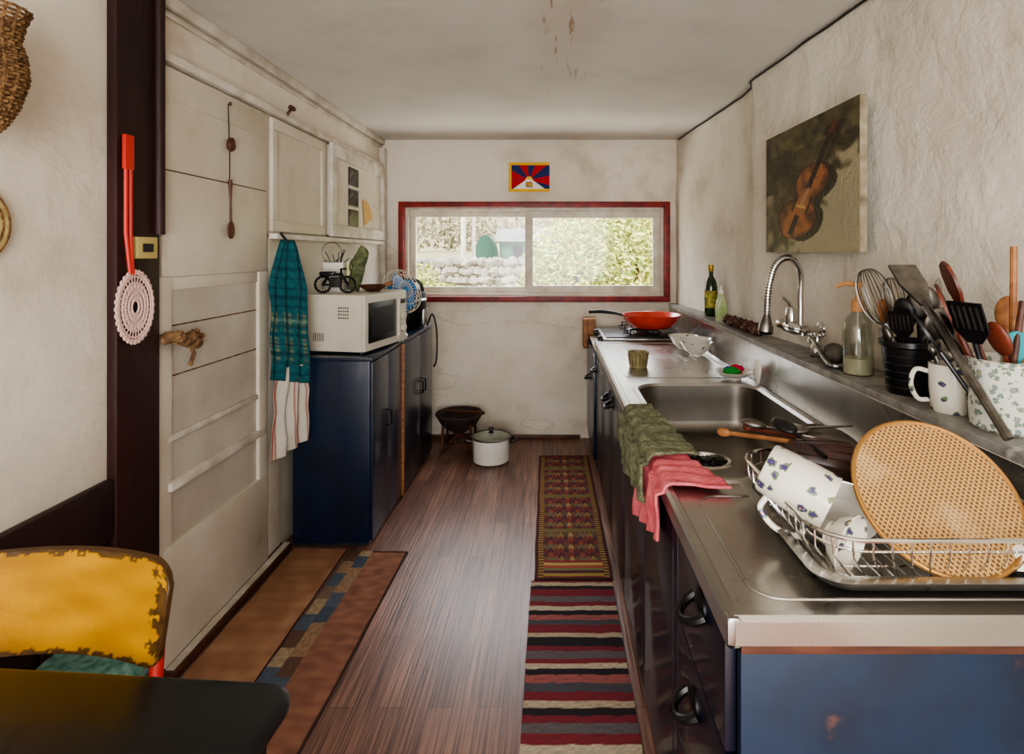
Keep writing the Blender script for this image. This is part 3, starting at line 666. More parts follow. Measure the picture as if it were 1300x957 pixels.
# ------------------------------------------------------------ chair / table / stool
def chairc(u,v):
    e=min(u*.43,(1-u)*.43,v*.17,(1-v)*.17); n=fn3(u*18,v*8,3)+.5*fn3(u*60,v*30,1)
    right=(1-u)*.43
    if (e<.006+.010*n) or (right<.024+.045*n) or (v>.93 and n>.1 and u>.45): return mixc((48,34,22),(90,64,30),.5+n)
    return mixc((184,134,22),(150,104,16),.5+.7*fn3(u*5,v*5,9))
a=Acc('dining_chair')
def back(u,v,off=0):
    x=-1.08+u*.43; rz=.085
    d=min(u,1-u)*.43; hh=1.0
    if d<.045: hh=1-.45*(1-math.sqrt(max(0,1-((.045-d)/.045)**2)))
    z=.748+(v-.5)*2*rz*hh
    return (x,1.0-.05*(2*u-1)**2*1+off+.012*(v-.5)*2,z)
a.sheet(back,110,50,M_vchair,col=chairc); a.sheet(lambda u,v:back(u,v,.012),90,40,M_vchair,col=chairc)
P=[(0,v/10) for v in range(11)]+[(u/30,1) for u in range(1,31)]+[(1,1-v/10) for v in range(1,11)]+[(1-u/30,0) for u in range(1,30)]
lo=[back(u,v) for u,v in P]; hi_=[back(u,v,.012) for u,v in P]; a.loft([lo,hi_],mat('bare_ply',(84,58,30),.6))
for x in (-1.045,-.685):
    a.tube([(x,.985,.69),(x,.975,.60),(x,.945,.44),(x,.99,.005)],.011,M_redp,10); a.tube([(x,.60,.43),(x,.57,.005)],.011,M_redp,10); a.tube([(x,.945,.43),(x,.60,.43)],.010,M_redp,8)
a.tube([(-1.045,.6,.42),(-.685,.6,.42)],.010,M_redp,8)
a.loft([L3(roundrect(-.865,.77,.2,.19,.04,6),.44),L3(roundrect(-.865,.77,.2,.19,.04,6),.458)],M_wood,True,True)
a.build()
a=Acc('black_table')
TM=T(-.80,.480,0,rz=-4)
a.loft([L3(roundrect(0,0,.39,.40,.05,6),.695),L3(roundrect(0,0,.395,.405,.05,6),.70),L3(roundrect(0,0,.395,.405,.05,6),.709),L3(roundrect(0,0,.388,.398,.05,6),.713)],M_black,True,True,TM)
for x in (-.34,.34):
    for y in (-.35,.35): a.box((x-.02,y-.02,0),(x+.02,y+.02,.697),M_black,.003,TM)
a.build()
a=Acc('cushioned_stool')
a.lathe([(0,.40),(.10,.398),(.125,.37),(.12,.335),(0,.33)],mat('teal_check_cloth',(120,160,148),.9,c2=(70,116,108),sc=60,bump=.6),T(-1.10,1.34,0),28)
for k in range(3):
    t=2*pi*k/3; a.tube([(-1.10+.07*math.cos(t),1.34+.07*math.sin(t),.34),(-1.10+.11*math.cos(t),1.34+.11*math.sin(t),.005)],.012,M_woodd,8)
a.build()

# ------------------------------------------------------------ sink area objects
def drape(name,m,y0,y1,xin,zbot,off,seed,skew=0,th=.006,freq=4,amp=.008,zskew=0,xsk=0):
    a=Acc(name)
    def f(u,v):
        xi=xin+xsk*(u-.5)
        yv=y0+(y1-y0)*u; L1=xi-CX0+off; tot=L1+(CZ-zbot)+zskew*(u-.5); s=v*tot
        w=amp*math.sin(u*freq*2*pi+seed+v*2)+.008*fn3(u*4,v*4,seed)
        rc=.02
        if s<L1-rc: x=xi-s; z=CZ+.012+off+abs(w)*.9
        elif s<L1+rc*.6:
            t=(s-(L1-rc))/(rc*1.6)*pi/2; x=CX0-off+rc-rc*math.sin(t)-.004; z=CZ+.012+off+abs(w)*(1-t/1.6)*.9-rc*(1-math.cos(t))
        else:
            x=CX0-off-.006-max(-.002,w+.006); z=CZ+.012+off-rc-(s-L1-rc*.6)
        return (x,yv+skew*v+.012*fn3(v*3,u*3,seed+3),z)
    a.sheet(f,70,70,m); return a.build(solid=th,offset=1)
drape('olive_towel',M_green,1.88,1.42,.345,.69,.014,1,skew=-.02,amp=.010,freq=3,zskew=-.07,xsk=.04)
drape('pink_glove',M_pink,1.62,1.25,.345,.655,.001,4,skew=.03,amp=.007,freq=3.5,zskew=-.10,xsk=.10)
def bowl(name,x,y,z,r,h,m,foot=.4):
    a=Acc(name); a.lathe([(0,0),(r*foot,0),(r*foot,.006),(r*.72,h*.4),(r,h),(r+.0015,h+.002),(r-.003,h),(r*.69,h*.42),(r*.3,.012),(0,.01)],m,T(x,y,z),36); return a
def floral(name,base=(230,226,216),dot=(80,60,150),sc=22,th=.16):
    m=mat(name,base,.2,coat=.4); nt=m.node_tree; N=nt.nodes; L=nt.links
    tc=[n for n in N if n.type=='TEX_COORD'][0]
    nz=N.new('ShaderNodeTexNoise'); nz.inputs['Scale'].default_value=sc*3; L.new(tc.outputs['Object'],nz.inputs['Vector'])
    mxv=N.new('ShaderNodeMixRGB'); mxv.inputs[0].default_value=.012; L.new(tc.outputs['Object'],mxv.inputs[1]); L.new(nz.outputs['Color'],mxv.inputs[2])
    vo=N.new('ShaderNodeTexVoronoi'); vo.inputs['Scale'].default_value=sc; vo.inputs['Randomness'].default_value=.9; L.new(mxv.outputs[0],vo.inputs['Vector'])
    cr=N.new('ShaderNodeValToRGB'); cr.color_ramp.interpolation='CONSTANT'; e=cr.color_ramp.elements; e[0].position=0; e[0].color=lin((200,170,60)); e[1].position=th*.3; e[1].color=lin(dot)
    x=e.new(th*.75); x.color=lin((110,130,90)); x=e.new(th); x.color=lin(base)
    L.new(vo.outputs['Distance'],cr.inputs[0]); L.new(cr.outputs[0],N['Principled BSDF'].inputs['Base Color']); return m
M_flor=floral('floral_ceramic',(222,216,202),(74,62,110),sc=36,th=.30); M_flor2=floral('floral_red',(222,216,204),dot=(190,60,50),sc=26,th=.20); M_crock=floral('blue_print',(214,211,200),(130,146,150),sc=75,th=.42)
bowl('rice_bowl',.735,3.19,CZ,.082,.068,M_flor2).build()
bowl('rice_bowl',.750,2.97,CZ,.085,.068,M_flor2).build()
bowl('rice_bowl',.750,2.97,CZ+.022,.080,.064,M_cer).build()
a=Acc('tea_cup'); a.lathe([(0,0),(.038,0),(.040,.004),(.049,.070),(.051,.073),(.046,.072),(.037,.01),(0,.008)],mat('khaki_ceramic',(160,150,108),.4,c2=(120,110,76),sc=30),T(.40,2.66,CZ),32); 
for i in range(16):
    t=2*pi*i/16; a.tube([(.40+.0405*math.cos(t),2.66+.0405*math.sin(t),CZ+.006),(.40+.0495*math.cos(t),2.66+.0495*math.sin(t),CZ+.066)],.002,M_woodd,4)
a.build()
a=bowl('soap_dish',.765,2.40,CZ+.001,.075,.032,M_cer); M_g1=mat('green_scourer',(40,140,50),.9,bump=.8,bs=200); M_r1=mat('magenta_sponge',(200,30,70),.9,bump=.8,bs=200)
OX,OY=-.05,.18
a.ell((.80+OX,2.20+OY,CZ+.034),(.034,.026,.020),M_g1,nz=.4,nf=3); a.ell((.83+OX,2.235+OY,CZ+.038),(.03,.034,.020),M_r1,nz=.4,nf=3); a.ell((.80+OX,2.245+OY,CZ+.034),(.02,.02,.016),mat('blue_sponge',(40,60,170),.9),nz=.3)
a.build()
a=Acc('sink_brush'); a.ell((.822,2.28,CZ+.054),(.012,.03,.050),M_cer,nz=.15); a.build()
a=Acc('kitchen_faucet'); fx,fy,fz=.93,2.20,1.075
a.tube([(Xw(2.12)+.005,2.12,fz),(fx,2.12,fz)],.016,M_chrome,14); a.tube([(Xw(2.30)+.005,2.30,fz),(fx,2.30,fz)],.016,M_chrome,14)
for y in (2.12,2.30): a.lathe([(.0,0),(.032,0),(.030,.008),(.016,.016)],M_chrome,T(Xw(y)+.0,y,fz,ry=-90),24)
a.tube([(fx,2.10,fz),(fx,2.16,fz),(fx,2.17,fz),(fx,2.25,fz),(fx,2.26,fz),(fx,2.32,fz)],[.02,.02,.026,.026,.02,.02],M_chrome,18)
a.lathe([(.024,-.02),(.026,.02),(.022,.045),(.018,.055),(0,.058)],M_chrome,T(fx,2.21,fz+.02),24)
a.tube([(fx,2.21,fz+.075),(fx-.02,2.19,fz+.10),(fx-.05,2.17,fz+.12)],[.009,.007,.006],M_chrome,10)
arch=bez([(fx,2.13,fz),(fx+.0,2.13,fz+.12),(fx-.005,2.12,fz+.22),(fx-.05,2.11,fz+.27),(fx-.10,2.11,fz+.245),(fx-.125,2.115,fz+.16),(fx-.13,2.12,fz+.06)],48)
a.tube(arch,.011,M_chrome,12)
for i in range(len(arch)//2,len(arch)): a.tube([arch[i],arch[i]+ (arch[i]-arch[i-1]).normalized()*.004],.013,M_steeld,12)
e=V(fx-.13,2.12,fz+.06)
a.tube([e,e+V(-.002,0,-.02),e+V(-.004,0,-.045),e+V(-.006,0,-.065)],[.012,.018,.027,.028],M_steeld,18); a.tube([e+V(-.006,0,-.064),e+V(-.006,0,-.075)],[.028,.024],M_blackp,18)
a.build()
a=Acc('shower_hose'); hose=bez([(.93,2.05,LZ+.055),(.90,1.95,LZ+.06),(.885,1.84,LZ+.02),(.885,1.78,LZ+.012),(.99,1.80,LZ+.012),(.975,1.9,LZ+.014),(.90,1.98,LZ+.012)],80)
a.tube(hose,[.0075+.0015*(i%2) for i in range(len(hose))],M_steeld,8)
a.lathe([(.02,0),(.022,.03),(.014,.045),(.014,.07),(.0,.072)],M_chrome,T(.95,2.04,LZ),18); a.tube([(.95,2.04,LZ+.05),(.92,2.04,LZ+.056)],.010,M_chrome,10)
for k in range(4): a.ell((.95+.022*math.cos(k*pi/2),2.04+.022*math.sin(k*pi/2),LZ+.074),(.01,.01,.008),M_chrome,seg=10,rings=6)
a.build()
a=Acc('glass_bottle'); BM=T(.925,3.32,LZ)
a.lathe([(0,0),(.034,0),(.037,.006),(.037,.17),(.030,.205),(.014,.235),(.013,.28)],M_bglass,BM,28); a.lathe([(.0145,.262),(.0155,.265),(.0155,.30),(.0,.302)],mat('gold_cap',(170,140,50),.35,.8),BM,20)
a.lathe([(.0375,.05),(.0378,.05),(.0378,.15),(.0375,.15)],mat('olive_label',(190,170,70),.6,c2=(60,80,40),sc=40),BM,28); a.build()
a=Acc('dish_soap_bottle'); BM=T(.92,3.10,LZ)
a.loft([L3(roundrect(0,0,.03,.02,.015,5),0),L3(roundrect(0,0,.033,.022,.016,5),.06),L3(roundrect(0,0,.026,.02,.016,5),.11),L3(roundrect(0,0,.012,.012,.0115,5),.135),L3(roundrect(0,0,.011,.011,.0105,5),.15)],mat('green_liquid',(150,170,110),.2,c2=(190,196,160),sc=20),True,True,BM)
a.lathe([(.013,.148),(.013,.165),(.006,.172),(.005,.19),(0,.19)],M_cer,BM,16); a.build()
a=Acc('pine_cones')
for i in range(11):
    x=.90+.05*random.random(); y=2.52+.045*i*.9; a.ell((x,y,LZ+.025),(.025,.027,.024),M_woodd,nz=.6,nf=4,seg=14)
a.build()
M_pebble=mat('pebble',(92,84,76),.7,c2=(60,54,50),sc=14)
a=Acc('river_stone'); a.ell((.93,1.875,LZ+.034),(.034,.045,.034),M_pebble,nz=.2,nf=1.5); a.build()
a=Acc('soap_dispenser'); SM=T(.925,1.72,LZ)
a.lathe([(0,0),(.040,0),(.043,.006),(.043,.13),(.038,.165),(.016,.19),(.015,.205)],M_clear,SM,32); a.lathe([(0,.004),(.040,.004),(.040,.05),(0,.05)],mat('soap_liquid',(214,206,180),.2),SM,28)
Mo=mat('amber_pump',(190,136,84),.4); a.lathe([(.019,.19),(.019,.222),(.008,.228),(.007,.262),(.014,.265),(.014,.278),(0,.28)],Mo,SM,20)
a.tube([(0,0,.272),(-.03,.018,.274),(-.05,.03,.264)],[.008,.007,.005],Mo,8,mx=SM); a.tube([(0,0,.2),(0,0,.02)],.003,M_cer,6,mx=SM); a.build()
def headspoon(a,p,q,m,kind='spoon',L_=.08,w=.03,r=.004):
    p=Vector(p);q=Vector(q); d=(q-p).normalized(); a.tube([p,p.lerp(q,.5),q],r,m,8)
    mx=align(q,q+d)
    if kind=='spoon': a.ell((0,0,L_*.5),(w,.010,L_*.55),m,mx)
    elif kind=='flat':
        pts=[(-w*.4,0),(w*.4,0),(w,L_*.35),(w*1.05,L_*.7),(w*.7,L_*.95),(0,L_*1.05),(-w*.7,L_*.95),(-w*1.05,L_*.7),(-w,L_*.35)]
        a.loft([[(x,-.003,z) for x,z in pts],[(x,.003,z) for x,z in pts]],m,True,True,mx)
    elif kind=='slot':
        pts=[(-w*.4,0),(w*.4,0),(w,L_*.3),(w,L_),(-w,L_),(-w,L_*.3)]
        a.loft([[(x,-.002,z) for x,z in pts],[(x,.002,z) for x,z in pts]],m,True,True,mx)
        for k in range(5): a.box((-w*.75+k*w*.35,-.004,L_*.35),(-w*.75+k*w*.35+.003,.004,L_*.9),M_steeld,0,mx)
    elif kind=='whisk':
        P=[(w*math.sin(t)**.8,0,L_*(1-math.cos(t))/2) for t in [pi*i/16 for i in range(17)]]
        for k in range(7):
            mk=mx@Matrix.Rotation(pi*k/7,4,'Z'); a.tube(P,.0015,m,5,mx=mk); a.tube([(-x,y,z) for x,y,z in P],.0015,m,5,mx=mk)
a=Acc('black_utensil_pot'); px,py=.935,1.49
a.lathe([(0,0),(.05,0),(.052,.004),(.064,.12),(.070,.125),(.070,.138),(.064,.138),(.058,.12),(.048,.01),(0,.01)],M_blackp,T(px,py,LZ),36)
for k in range(5): a.tube([((.0535+.012*k/6)*math.cos(2*pi*i/36)+px,(.0535+.012*k/6)*math.sin(2*pi*i/36)+py,LZ+.02+.02*k) for i in range(36)],.0015,M_blackp,5,True)
headspoon(a,(px,py,LZ+.02),(px-.05,py+.02,LZ+.18),M_steeld,'whisk',.15,.042,.009)
headspoon(a,(px+.02,py+.02,LZ+.02),(px+.0,py+.05,LZ+.20),M_steeld,'whisk',.10,.026,.006)
headspoon(a,(px+.01,py,LZ+.02),(px-.02,py-.02,LZ+.17),M_blackp,'spoon',.08,.028,.005)
headspoon(a,(px+.02,py-.02,LZ+.02),(px+.01,py-.045,LZ+.20),M_steeld,'spoon',.08,.034,.004)
headspoon(a,(px-.02,py+.01,LZ+.02),(px-.03,py+.04,LZ+.16),M_wood,'flat',.08,.02,.005)
headspoon(a,(px+.03,py,LZ+.02),(px+.05,py-.02,LZ+.21),M_steel,'spoon',.09,.034,.004)
headspoon(a,(px-.01,py-.02,LZ+.02),(px-.04,py-.04,LZ+.15),M_blackp,'slot',.07,.028,.005)
headspoon(a,(px+.03,py-.03,LZ+.02),(px+.03,py-.06,LZ+.15),M_steeld,'spoon',.08,.036,.005)
headspoon(a,(px-.03,py-.01,LZ+.02),(px-.06,py-.01,LZ+.13),M_steeld,'spoon',.05,.022,.004)
headspoon(a,(px+.04,py+.01,LZ+.02),(px+.045,py+.03,LZ+.18),M_blackp,'flat',.08,.03,.005)
a.build()
def mug(a,mx,r=.042,h=.095,m=None,handle=True):
    a.lathe([(0,0),(r*.85,0),(r*.92,.004),(r,h*.5),(r*1.02,h),(r*.95,h),(r*.9,h*.5),(r*.8,.01),(0,.008)],m,mx,32)
    if handle: a.tube(bez([(r*.95,0,h*.8),(r*1.55,0,h*.82),(r*1.75,0,h*.5),(r*1.45,0,h*.2),(r*.95,0,h*.2)],16),.0055,m,8,mx=mx)
a=Acc('flower_mug'); mug(a,T(.925,1.315,LZ,rz=150),.046,.11,M_flor)
headspoon(a,(.925,1.315,LZ+.02),(.90,1.335,LZ+.125),M_steeld,'spoon',.03,.016,.003); headspoon(a,(.93,1.31,LZ+.02),(.945,1.32,LZ+.13),M_blackp,'spoon',.03,.018,.003); headspoon(a,(.92,1.30,LZ+.02),(.90,1.29,LZ+.12),M_steeld,'spoon',.03,.016,.003); a.build()
a=Acc('utensil_crock'); px,py=.95,1.185
a.lathe([(0,0),(.060,0),(.066,.006),(.069,.14),(.073,.145),(.068,.147),(.064,.14),(.058,.01),(0,.01)],M_crock,T(px,py,LZ),36)
Mrw=mat('red_brown_wood',(118,54,36),.4,c2=(84,36,24),sc=20)
headspoon(a,(px,py,LZ+.02),(px-.075,py+.03,LZ+.25),Mrw,'flat',.10,.044,.007)
headspoon(a,(px-.01,py+.01,LZ+.02),(px-.065,py+.05,LZ+.19),Mrw,'flat',.11,.042,.007)
headspoon(a,(px-.02,py,LZ+.02),(px-.075,py-.01,LZ+.18),M_blackp,'slot',.09,.04,.006)
headspoon(a,(px+.02,py,LZ+.02),(px-.005,py-.03,LZ+.15),mat('teal_silicone',(50,150,160),.5),'flat',.06,.018,.006)
headspoon(a,(px+.02,py+.03,LZ+.02),(px+.04,py+.05,LZ+.20),M_wood,'spoon',.07,.024,.006)
a.tube([(px,py-.01,LZ+.02),(px+.005,py-.01,LZ+.38)],.0065,M_wood,8)
a.tube([(px-.02,py-.02,LZ+.03),(px-.01,py-.05,LZ+.27)],.006,M_woodd,8)
headspoon(a,(px+.03,py-.02,LZ+.02),(px-.03,py-.03,LZ+.16),Mrw,'spoon',.07,.026,.004)
headspoon(a,(px+.01,py+.03,LZ+.02),(px-.04,py+.08,LZ+.16),M_steeld,'spoon',.08,.036,.004)
headspoon(a,(px-.03,py+.02,LZ+.02),(px-.10,py+.06,LZ+.15),M_blackp,'flat',.09,.034,.005)
a.build()
a=Acc('slotted_skimmer')
p=V(.868,1.08,LZ+.012); q=V(.85,1.30,1.25)
a.tube([p,q],.009,M_steeld,8); mx=align(q,q+(q-p)); PTS=((-.012,-.01),(.012,-.01),(.034,.05),(.034,.11),(-.034,.11),(-.034,.05)); a.loft([[(x,-.003,z) for x,z in PTS],[(x,.003,z) for x,z in PTS]],M_steeld,True,True,mx)
a.build()

# ------------------------------------------------------------ dish rack
a=Acc('dish_rack'); TX0,TX1,TY0,TY1=.405,.83,.855,1.262
tcx,tcy,thx,thy=(TX0+TX1)/2,(TY0+TY1)/2,(TX1-TX0)/2,(TY1-TY0)/2
RRt=lambda d,z,r:L3(roundrect(tcx,tcy,thx-d,thy-d,r,8),z)
a.loft([RRt(.0,CZ+.030,.05),RRt(-.004,CZ+.034,.05),RRt(.004,CZ+.036,.05),RRt(.018,CZ+.033,.045),RRt(.026,CZ+.014,.04),RRt(.036,CZ+.008,.035),RRt(.12,CZ+.009,.03)],M_steel,False,True)
a.loft([RRt(.0,CZ+.030,.05),RRt(.02,CZ+.010,.045),RRt(.034,CZ+.004,.04),RRt(.12,CZ+.004,.03)],M_steel,False,True)
RZ=.925
def rr_loop(d,z,r=.07): return L3(roundrect(tcx,tcy,thx-d,thy-d,r,8),z)
a.tube(rr_loop(.004,RZ),.0036,M_chrome,8,True); a.tube(rr_loop(.014,RZ-.022),.002,M_chrome,6,True); a.tube(rr_loop(.04,CZ+.018,.04),.0028,M_chrome,6,True)
def at(lp,s):
    n=len(lp); P=[Vector(p) for p in lp]; ds_=[(P[(k+1)%n]-P[k]).length for k in range(n)]; tot=sum(ds_); t=s*tot
    for k in range(n):
        if t<=ds_[k]: return P[k].lerp(P[(k+1)%n],t/max(1e-9,ds_[k]))
        t-=ds_[k]
    return P[0]
lp=roundrect(tcx,tcy,thx-.004,thy-.004,.07,8); lb=roundrect(tcx,tcy,thx-.04,thy-.04,.04,8)
for i in range(52):
    p=at(lp,i/52); q_=at(lb,i/52); a.tube([(p.x,p.y,RZ),(p.x*.95+q_.x*.05,p.y*.95+q_.y*.05,RZ-.03),(q_.x,q_.y,CZ+.018)],.0016,M_chrome,5)
for i in range(16):
    x=TX0+.05+(TX1-TX0-.1)*i/15; a.tube([(x,TY0+.04,CZ+.018),(x,TY1-.04,CZ+.018)],.0016,M_chrome,5)
for i in range(16):
    x=.44+i*.022; a.tube([(x,1.16,CZ+.018),(x,1.16,CZ+.085),(x+.004,1.155,CZ+.09),(x+.008,1.16,CZ+.085),(x+.008,1.16,CZ+.018)],.0015,M_chrome,5)
for y in (TY0+.08,tcy,TY1-.08): a.tube([(TX0+.05,y,CZ+.015),(TX1-.05,y,CZ+.015)],.002,M_chrome,5)
a.build()
M_gold=mat('gold_mesh',(196,152,94),.5,.2); nt=M_gold.node_tree; N=nt.nodes; L=nt.links
tc=[n for n in N if n.type=='TEX_COORD'][0]
def wave(rot,sc):
    mp=N.new('ShaderNodeMapping'); mp.inputs['Rotation'].default_value=(0,0,R(rot)); L.new(tc.outputs['Object'],mp.inputs[0])
    w=N.new('ShaderNodeTexWave'); w.inputs['Scale'].default_value=sc; L.new(mp.outputs[0],w.inputs[0]); return w
w1,w2=wave(38,44),wave(-38,44)
mmx=N.new('ShaderNodeMath'); mmx.operation='MAXIMUM'; L.new(w1.outputs['Fac'],mmx.inputs[0]); L.new(w2.outputs['Fac'],mmx.inputs[1])
cr=N.new('ShaderNodeValToRGB'); cr.color_ramp.elements[0].position=.45; cr.color_ramp.elements[0].color=lin((104,76,44)); cr.color_ramp.elements[1].position=.8; cr.color_ramp.elements[1].color=lin((188,148,94))
L.new(mmx.outputs[0],cr.inputs[0])
vo=N.new('ShaderNodeTexNoise'); vo.inputs['Scale'].default_value=9; vo.inputs['Detail'].default_value=6; L.new(tc.outputs['Object'],vo.inputs['Vector']); vr=N.new('ShaderNodeMapRange'); vr.inputs['From Min'].default_value=.55; vr.inputs['From Max'].default_value=.75; vr.inputs['To Max'].default_value=.7; L.new(vo.outputs['Fac'],vr.inputs['Value'])
gx=N.new('ShaderNodeMixRGB'); L.new(vr.outputs[0],gx.inputs[0]); L.new(cr.outputs[0],gx.inputs[1]); gx.inputs[2].default_value=lin((206,178,134)); L.new(gx.outputs[0],N['Principled BSDF'].inputs['Base Color'])
bp=N.new('ShaderNodeBump'); bp.inputs['Strength'].default_value=.6; bp.inputs['Distance'].default_value=.002; L.new(mmx.outputs[0],bp.inputs['Height']); L.new(bp.outputs[0],N['Principled BSDF'].inputs['Normal'])
a=Acc('splatter_screen'); Rr=.134
a.lathe([(0,.003),(Rr-.006,.003),(Rr-.006,-.001),(0,-.001)],M_gold,None,64)
a.tube([((Rr-.004)*math.cos(2*pi*i/64),(Rr-.004)*math.sin(2*pi*i/64),.001) for i in range(64)],.0045,mat('brass_rim',(176,132,78),.35,.7),8,True)
ob=a.build(origin=False); ob.matrix_world=T(.648,.960,.952,rx=47,ry=-3,rz=0)
a=Acc('floral_mug'); mug(a,Matrix.Translation((.395,1.055,.965))@Matrix.Rotation(R(116),4,'Y')@Matrix.Rotation(R(30),4,'X'),.050,.118,M_flor)
a.build()
Mg=mat('dark_glaze',(48,34,32),.3,c2=(78,54,48),sc=20,stretch=(1,1,.2))
a=Acc('brown_cup'); BMx=Matrix.Translation((.485,1.165,.945))@Matrix.Rotation(R(100),4,'Y')@Matrix.Rotation(R(12),4,'X')
a.lathe([(0,0),(.034,0),(.048,.06),(.052,.11),(.049,.11),(.036,.01),(0,.01)],Mg,BMx,32)
for i in range(18):
    t=2*pi*i/18; a.tube([(.036*math.cos(t),.036*math.sin(t),.006),(.0485*math.cos(t),.0485*math.sin(t),.06),(.0522*math.cos(t),.0522*math.sin(t),.107)],.002,Mg,4,mx=BMx)
a.build()
def wb(x,y,z,r,rx,ry,m=M_cer,n='white_bowl',d=.75):
    a=Acc(n); a.lathe([(0,0),(r*.42,0),(r*.42,.005),(r*.72,r*.3*d/.75),(r,r*d),(r*.97,r*d+.001),(r*.68,r*.33*d/.75),(0,.01)],m,Matrix.Translation((x,y,z))@Matrix.Rotation(R(rx),4,'X')@Matrix.Rotation(R(ry),4,'Y'),36); a.build()
wb(.525,1.035,.918,.062,105,-25); wb(.655,1.13,.935,.058,95,25); wb(.745,.945,.905,.065,168,0,M_flor); wb(.465,.955,.89,.050,100,35,M_flor)
a=Acc('steel_bowl'); a.lathe([(0,0),(.04,.003),(.075,.03),(.082,.055),(.085,.055),(.080,.056),(.07,.03),(0,.006)],M_steel,Matrix.Translation((.725,1.23,.985))@Matrix.Rotation(R(160),4,'X')@Matrix.Rotation(R(15),4,'Y'),36); a.build()
a=Acc('steel_lid'); a.lathe([(0,.02),(.05,.016),(.085,.0),(.088,-.002),(.084,-.003),(0,.016)],M_steeld,Matrix.Translation((.60,1.235,.92))@Matrix.Rotation(R(35),4,'X'),36); a.build()
a=Acc('wooden_utensils')
headspoon(a,(.54,1.155,.97),(.40,1.28,.955),M_wood,'spoon',.03,.007,.005); headspoon(a,(.60,1.16,.965),(.455,1.30,.96),Mrw,'spoon',.02,.007,.005); headspoon(a,(.53,1.10,.965),(.505,1.19,.985),M_blackp,'spoon',.06,.022,.004); headspoon(a,(.58,1.24,.955),(.48,1.28,.97),M_steeld,'spoon',.05,.018,.004)
a.build()
a=Acc('tea_strainer'); a.tube([(.54+.03*math.cos(2*pi*i/24),1.27+.03*math.sin(2*pi*i/24),.97) for i in range(24)],.002,M_steeld,5,True); a.lathe([(0,-.02),(.02,-.014),(.03,0)],M_steeld,T(.54,1.27,.97),20); a.tube([(.57,1.27,.97),(.67,1.27,.975)],.003,M_steeld,6); a.build()

# ------------------------------------------------------------ outside
def gz(y):
    K=[(4.4,-.1),(8,.15),(12,.65),(16,1.1),(22,1.25),(60,2.0),(100,16)]
    for (y0,z0),(y1,z1) in zip(K,K[1:]):
        if y<=y1: return z0+(z1-z0)*(y-y0)/(y1-y0)
    return 16
a=Acc('garden_ground')
def gr(u,v):
    y=4.45+100*v**2.2; x=(-1+2*u)*(8+60*v); h=gz(y)
    if y>60: h=2+(h-2)*(1.1-.5*u+.3*fn3(u*5,2))
    return (x,y,h+.12*fn3(x*.8,y*.8))
a.sheet(gr,80,90,mat('hillside_and_grass',(150,150,100),.95,c2=(150,134,112),sc=.35,detail=12,c3=(110,116,84))); a.build(origin=False)
a=Acc('stone_wall'); M_rk=mat('field_stone',(190,183,170),.9,c2=(132,126,115),sc=3)
rs=random.Random(2)
for j in range(4):
    for i in range(56):
        a.ell((-6.2+i*.17+(j%2)*.085+.03*rs.random(),12+.1*rs.random(),.58+j*.19+.05*rs.random()),(.12+.03*rs.random(),.13,.10+.03*rs.random()),M_rk,seg=8,rings=5,nz=.4,nf=2)
a.build()
a=Acc('green_shed'); Mgw=mat('green_shed_paint',(70,116,94),.7); Mgr=mat('grey_roof',(140,138,134),.7)
a.box((-1.6,17,1.0),(.3,19,1.72),Mgw); a.add([(-1.75,16.8,1.72),(.5,16.8,1.72),(.5,19.2,1.72),(-1.75,19.2,1.72),(-1.75,18,2.15),(.5,18,2.15)],[(0,1,5,4),(2,3,4,5),(0,4,3),(1,2,5),(0,3,2,1)],Mgr)
a.box((-1.2,16.98,1.1),(-.9,17.0,1.6),M_blackm); a.build()
a=Acc('polytunnel'); a.loft([[( -1.92+.33*math.cos(pi*i/12),y,1.05+.85*math.sin(pi*i/12)) for i in range(13)] for y in (16,16.8)],mat('tunnel_green',(40,84,68),.6),True,True); a.build()
a=Acc('utility_pole'); a.tube([(-2.35,14.9,.8),(-2.35,14.9,5.5)],.07,M_trim,10); a.box((-2.8,14.85,4.5),(-1.9,14.95,4.6),M_woodd); a.build()
a=Acc('utility_pole'); a.tube([(-2.12,15.2,.8),(-2.12,15.2,5.5)],.05,M_trim,10); a.box((-2.5,15.15,4.5),(-1.8,15.25,4.6),M_woodd); a.build()
def foliage(name,blobs,cols,size,n,seed):
    rs=random.Random(seed); a=Acc(name); ms=[mat(name+'_leaf%d'%i,c,.7) for i,c in enumerate(cols)]
    for (c,r) in blobs:
        buf={m.name:([],[]) for m in ms}
        for i in range(n):
            d=Vector((rs.gauss(0,1),rs.gauss(0,1),rs.gauss(0,1))).normalized()*(rs.random()**.4)
            p=Vector((c[0]+d.x*r[0],c[1]+d.y*r[1],c[2]+d.z*r[2])); 
            q=Vector((rs.gauss(0,1),rs.gauss(0,1),rs.gauss(0,1))).normalized(); w=q.orthogonal().normalized(); s=size*(.6+.8*rs.random())
            m=rs.choice(ms); vs,fs=buf[m.name]; k=len(vs); vs+= [p-q*s,p+w*s*.45,p+q*s,p-w*s*.45]; fs.append((k,k+1,k+2,k+3))
        for m in ms:
            vs,fs=buf[m.name]; a.add(vs,fs,m)
        a.tube([(c[0],c[1],gz(c[1])-.1),(c[0],c[1],c[2])],.03,M_woodd,6)
    return a.build()
foliage('garden_tree',[((.35,8.6,1.2),(.8,.7,.8)),((1.3,8.8,1.3),(.8,.7,1.0)),((.9,9.4,1.9),(.9,.7,.6)),((2.2,9.2,1.2),(.9,.7,1.1)),((-.1,9.2,.7),(.5,.5,.6))],[(196,204,112),(172,188,94),(216,214,134),(144,164,80),(208,192,116)],.05,2800,3)
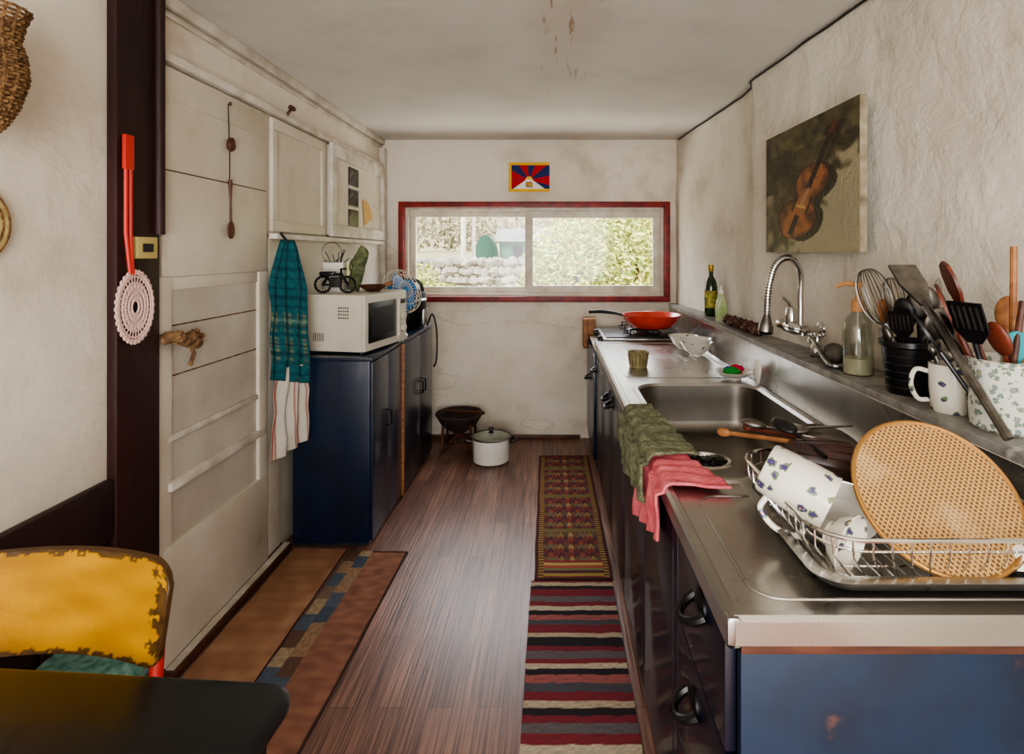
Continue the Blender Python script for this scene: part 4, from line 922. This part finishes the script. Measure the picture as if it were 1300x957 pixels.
foliage('garden_shrub',[((-2.15,9.3,.65),(.35,.4,.55)),((-1.75,9.0,.55),(.4,.4,.35)),((-1.0,9.1,.5),(.4,.4,.25))],[(166,176,94),(186,180,112),(130,144,72)],.045,1100,4)
foliage('hedge_trees',[((-9,30,2.6),(3,1.5,1.4)),((-5,33,2.8),(3,1.5,1.5)),((0,33,2.7),(3,1.5,1.6)),((5,30,2.9),(3,1.5,1.7))],[(160,146,122),(176,162,134),(138,138,108)],.16,1300,8)

# ------------------------------------------------------------ lights
w=bpy.data.worlds.new('sky_world'); bpy.context.scene.world=w; w.use_nodes=True
bg=w.node_tree.nodes['Background']; bg.inputs[0].default_value=(.92,.95,1,1); bg.inputs[1].default_value=3.0
def area(name,loc,rot,sx,sy,e,c=(1,1,1)):
    l=bpy.data.lights.new(name,'AREA'); l.shape='RECTANGLE'; l.size=sx; l.size_y=sy; l.energy=e; l.color=c
    o=bpy.data.objects.new(name,l); o.location=loc; o.rotation_euler=[R(x) for x in rot]; bpy.context.scene.collection.objects.link(o); return o
s=bpy.data.lights.new('sun','SUN'); s.energy=5.5; s.angle=R(6); s.color=(1,.95,.86); so=bpy.data.objects.new('sun',s); so.rotation_euler=(R(38),R(-28),0); bpy.context.scene.collection.objects.link(so)
area('window_skylight',(-.15,5.3,2.7),(-52,0,0),2.4,1.3,110,(.97,.98,1))
area('garden_bounce_fill',(-.15,4.95,.45),(-125,0,0),2.2,.8,40,(1,.98,.93))  # added lamp below the sill, imitates ground bounce to brighten the ceiling
area('rear_window_daylight',(0,YB+.02,1.15),(90,0,0),1.9,1.7,60,(1,.98,.95))
pl=bpy.data.lights.new('unseen_ceiling_fill','POINT'); pl.energy=10; pl.shadow_soft_size=.35; pl.color=(1,.95,.89); po=bpy.data.objects.new('unseen_ceiling_fill',pl); po.location=(-.2,-.7,1.5); bpy.context.scene.collection.objects.link(po)  # added point fill behind the camera to lift the ceiling; no pendant hangs here
# ------------------------------------------------------------ camera
cd=bpy.data.cameras.new('camera'); cam=bpy.data.objects.new('camera',cd); bpy.context.scene.collection.objects.link(cam)
cam.location=(0,0,1.36); cam.rotation_euler=(R(90),0,0); cd.sensor_fit='HORIZONTAL'; cd.sensor_width=36; cd.lens=36*720/1300; cd.shift_x=-.04; cd.shift_y=-.1204; cd.clip_start=.02
bpy.context.scene.camera=cam
bpy.context.scene.view_settings.look='AgX - Medium High Contrast'; bpy.context.scene.view_settings.exposure=.45
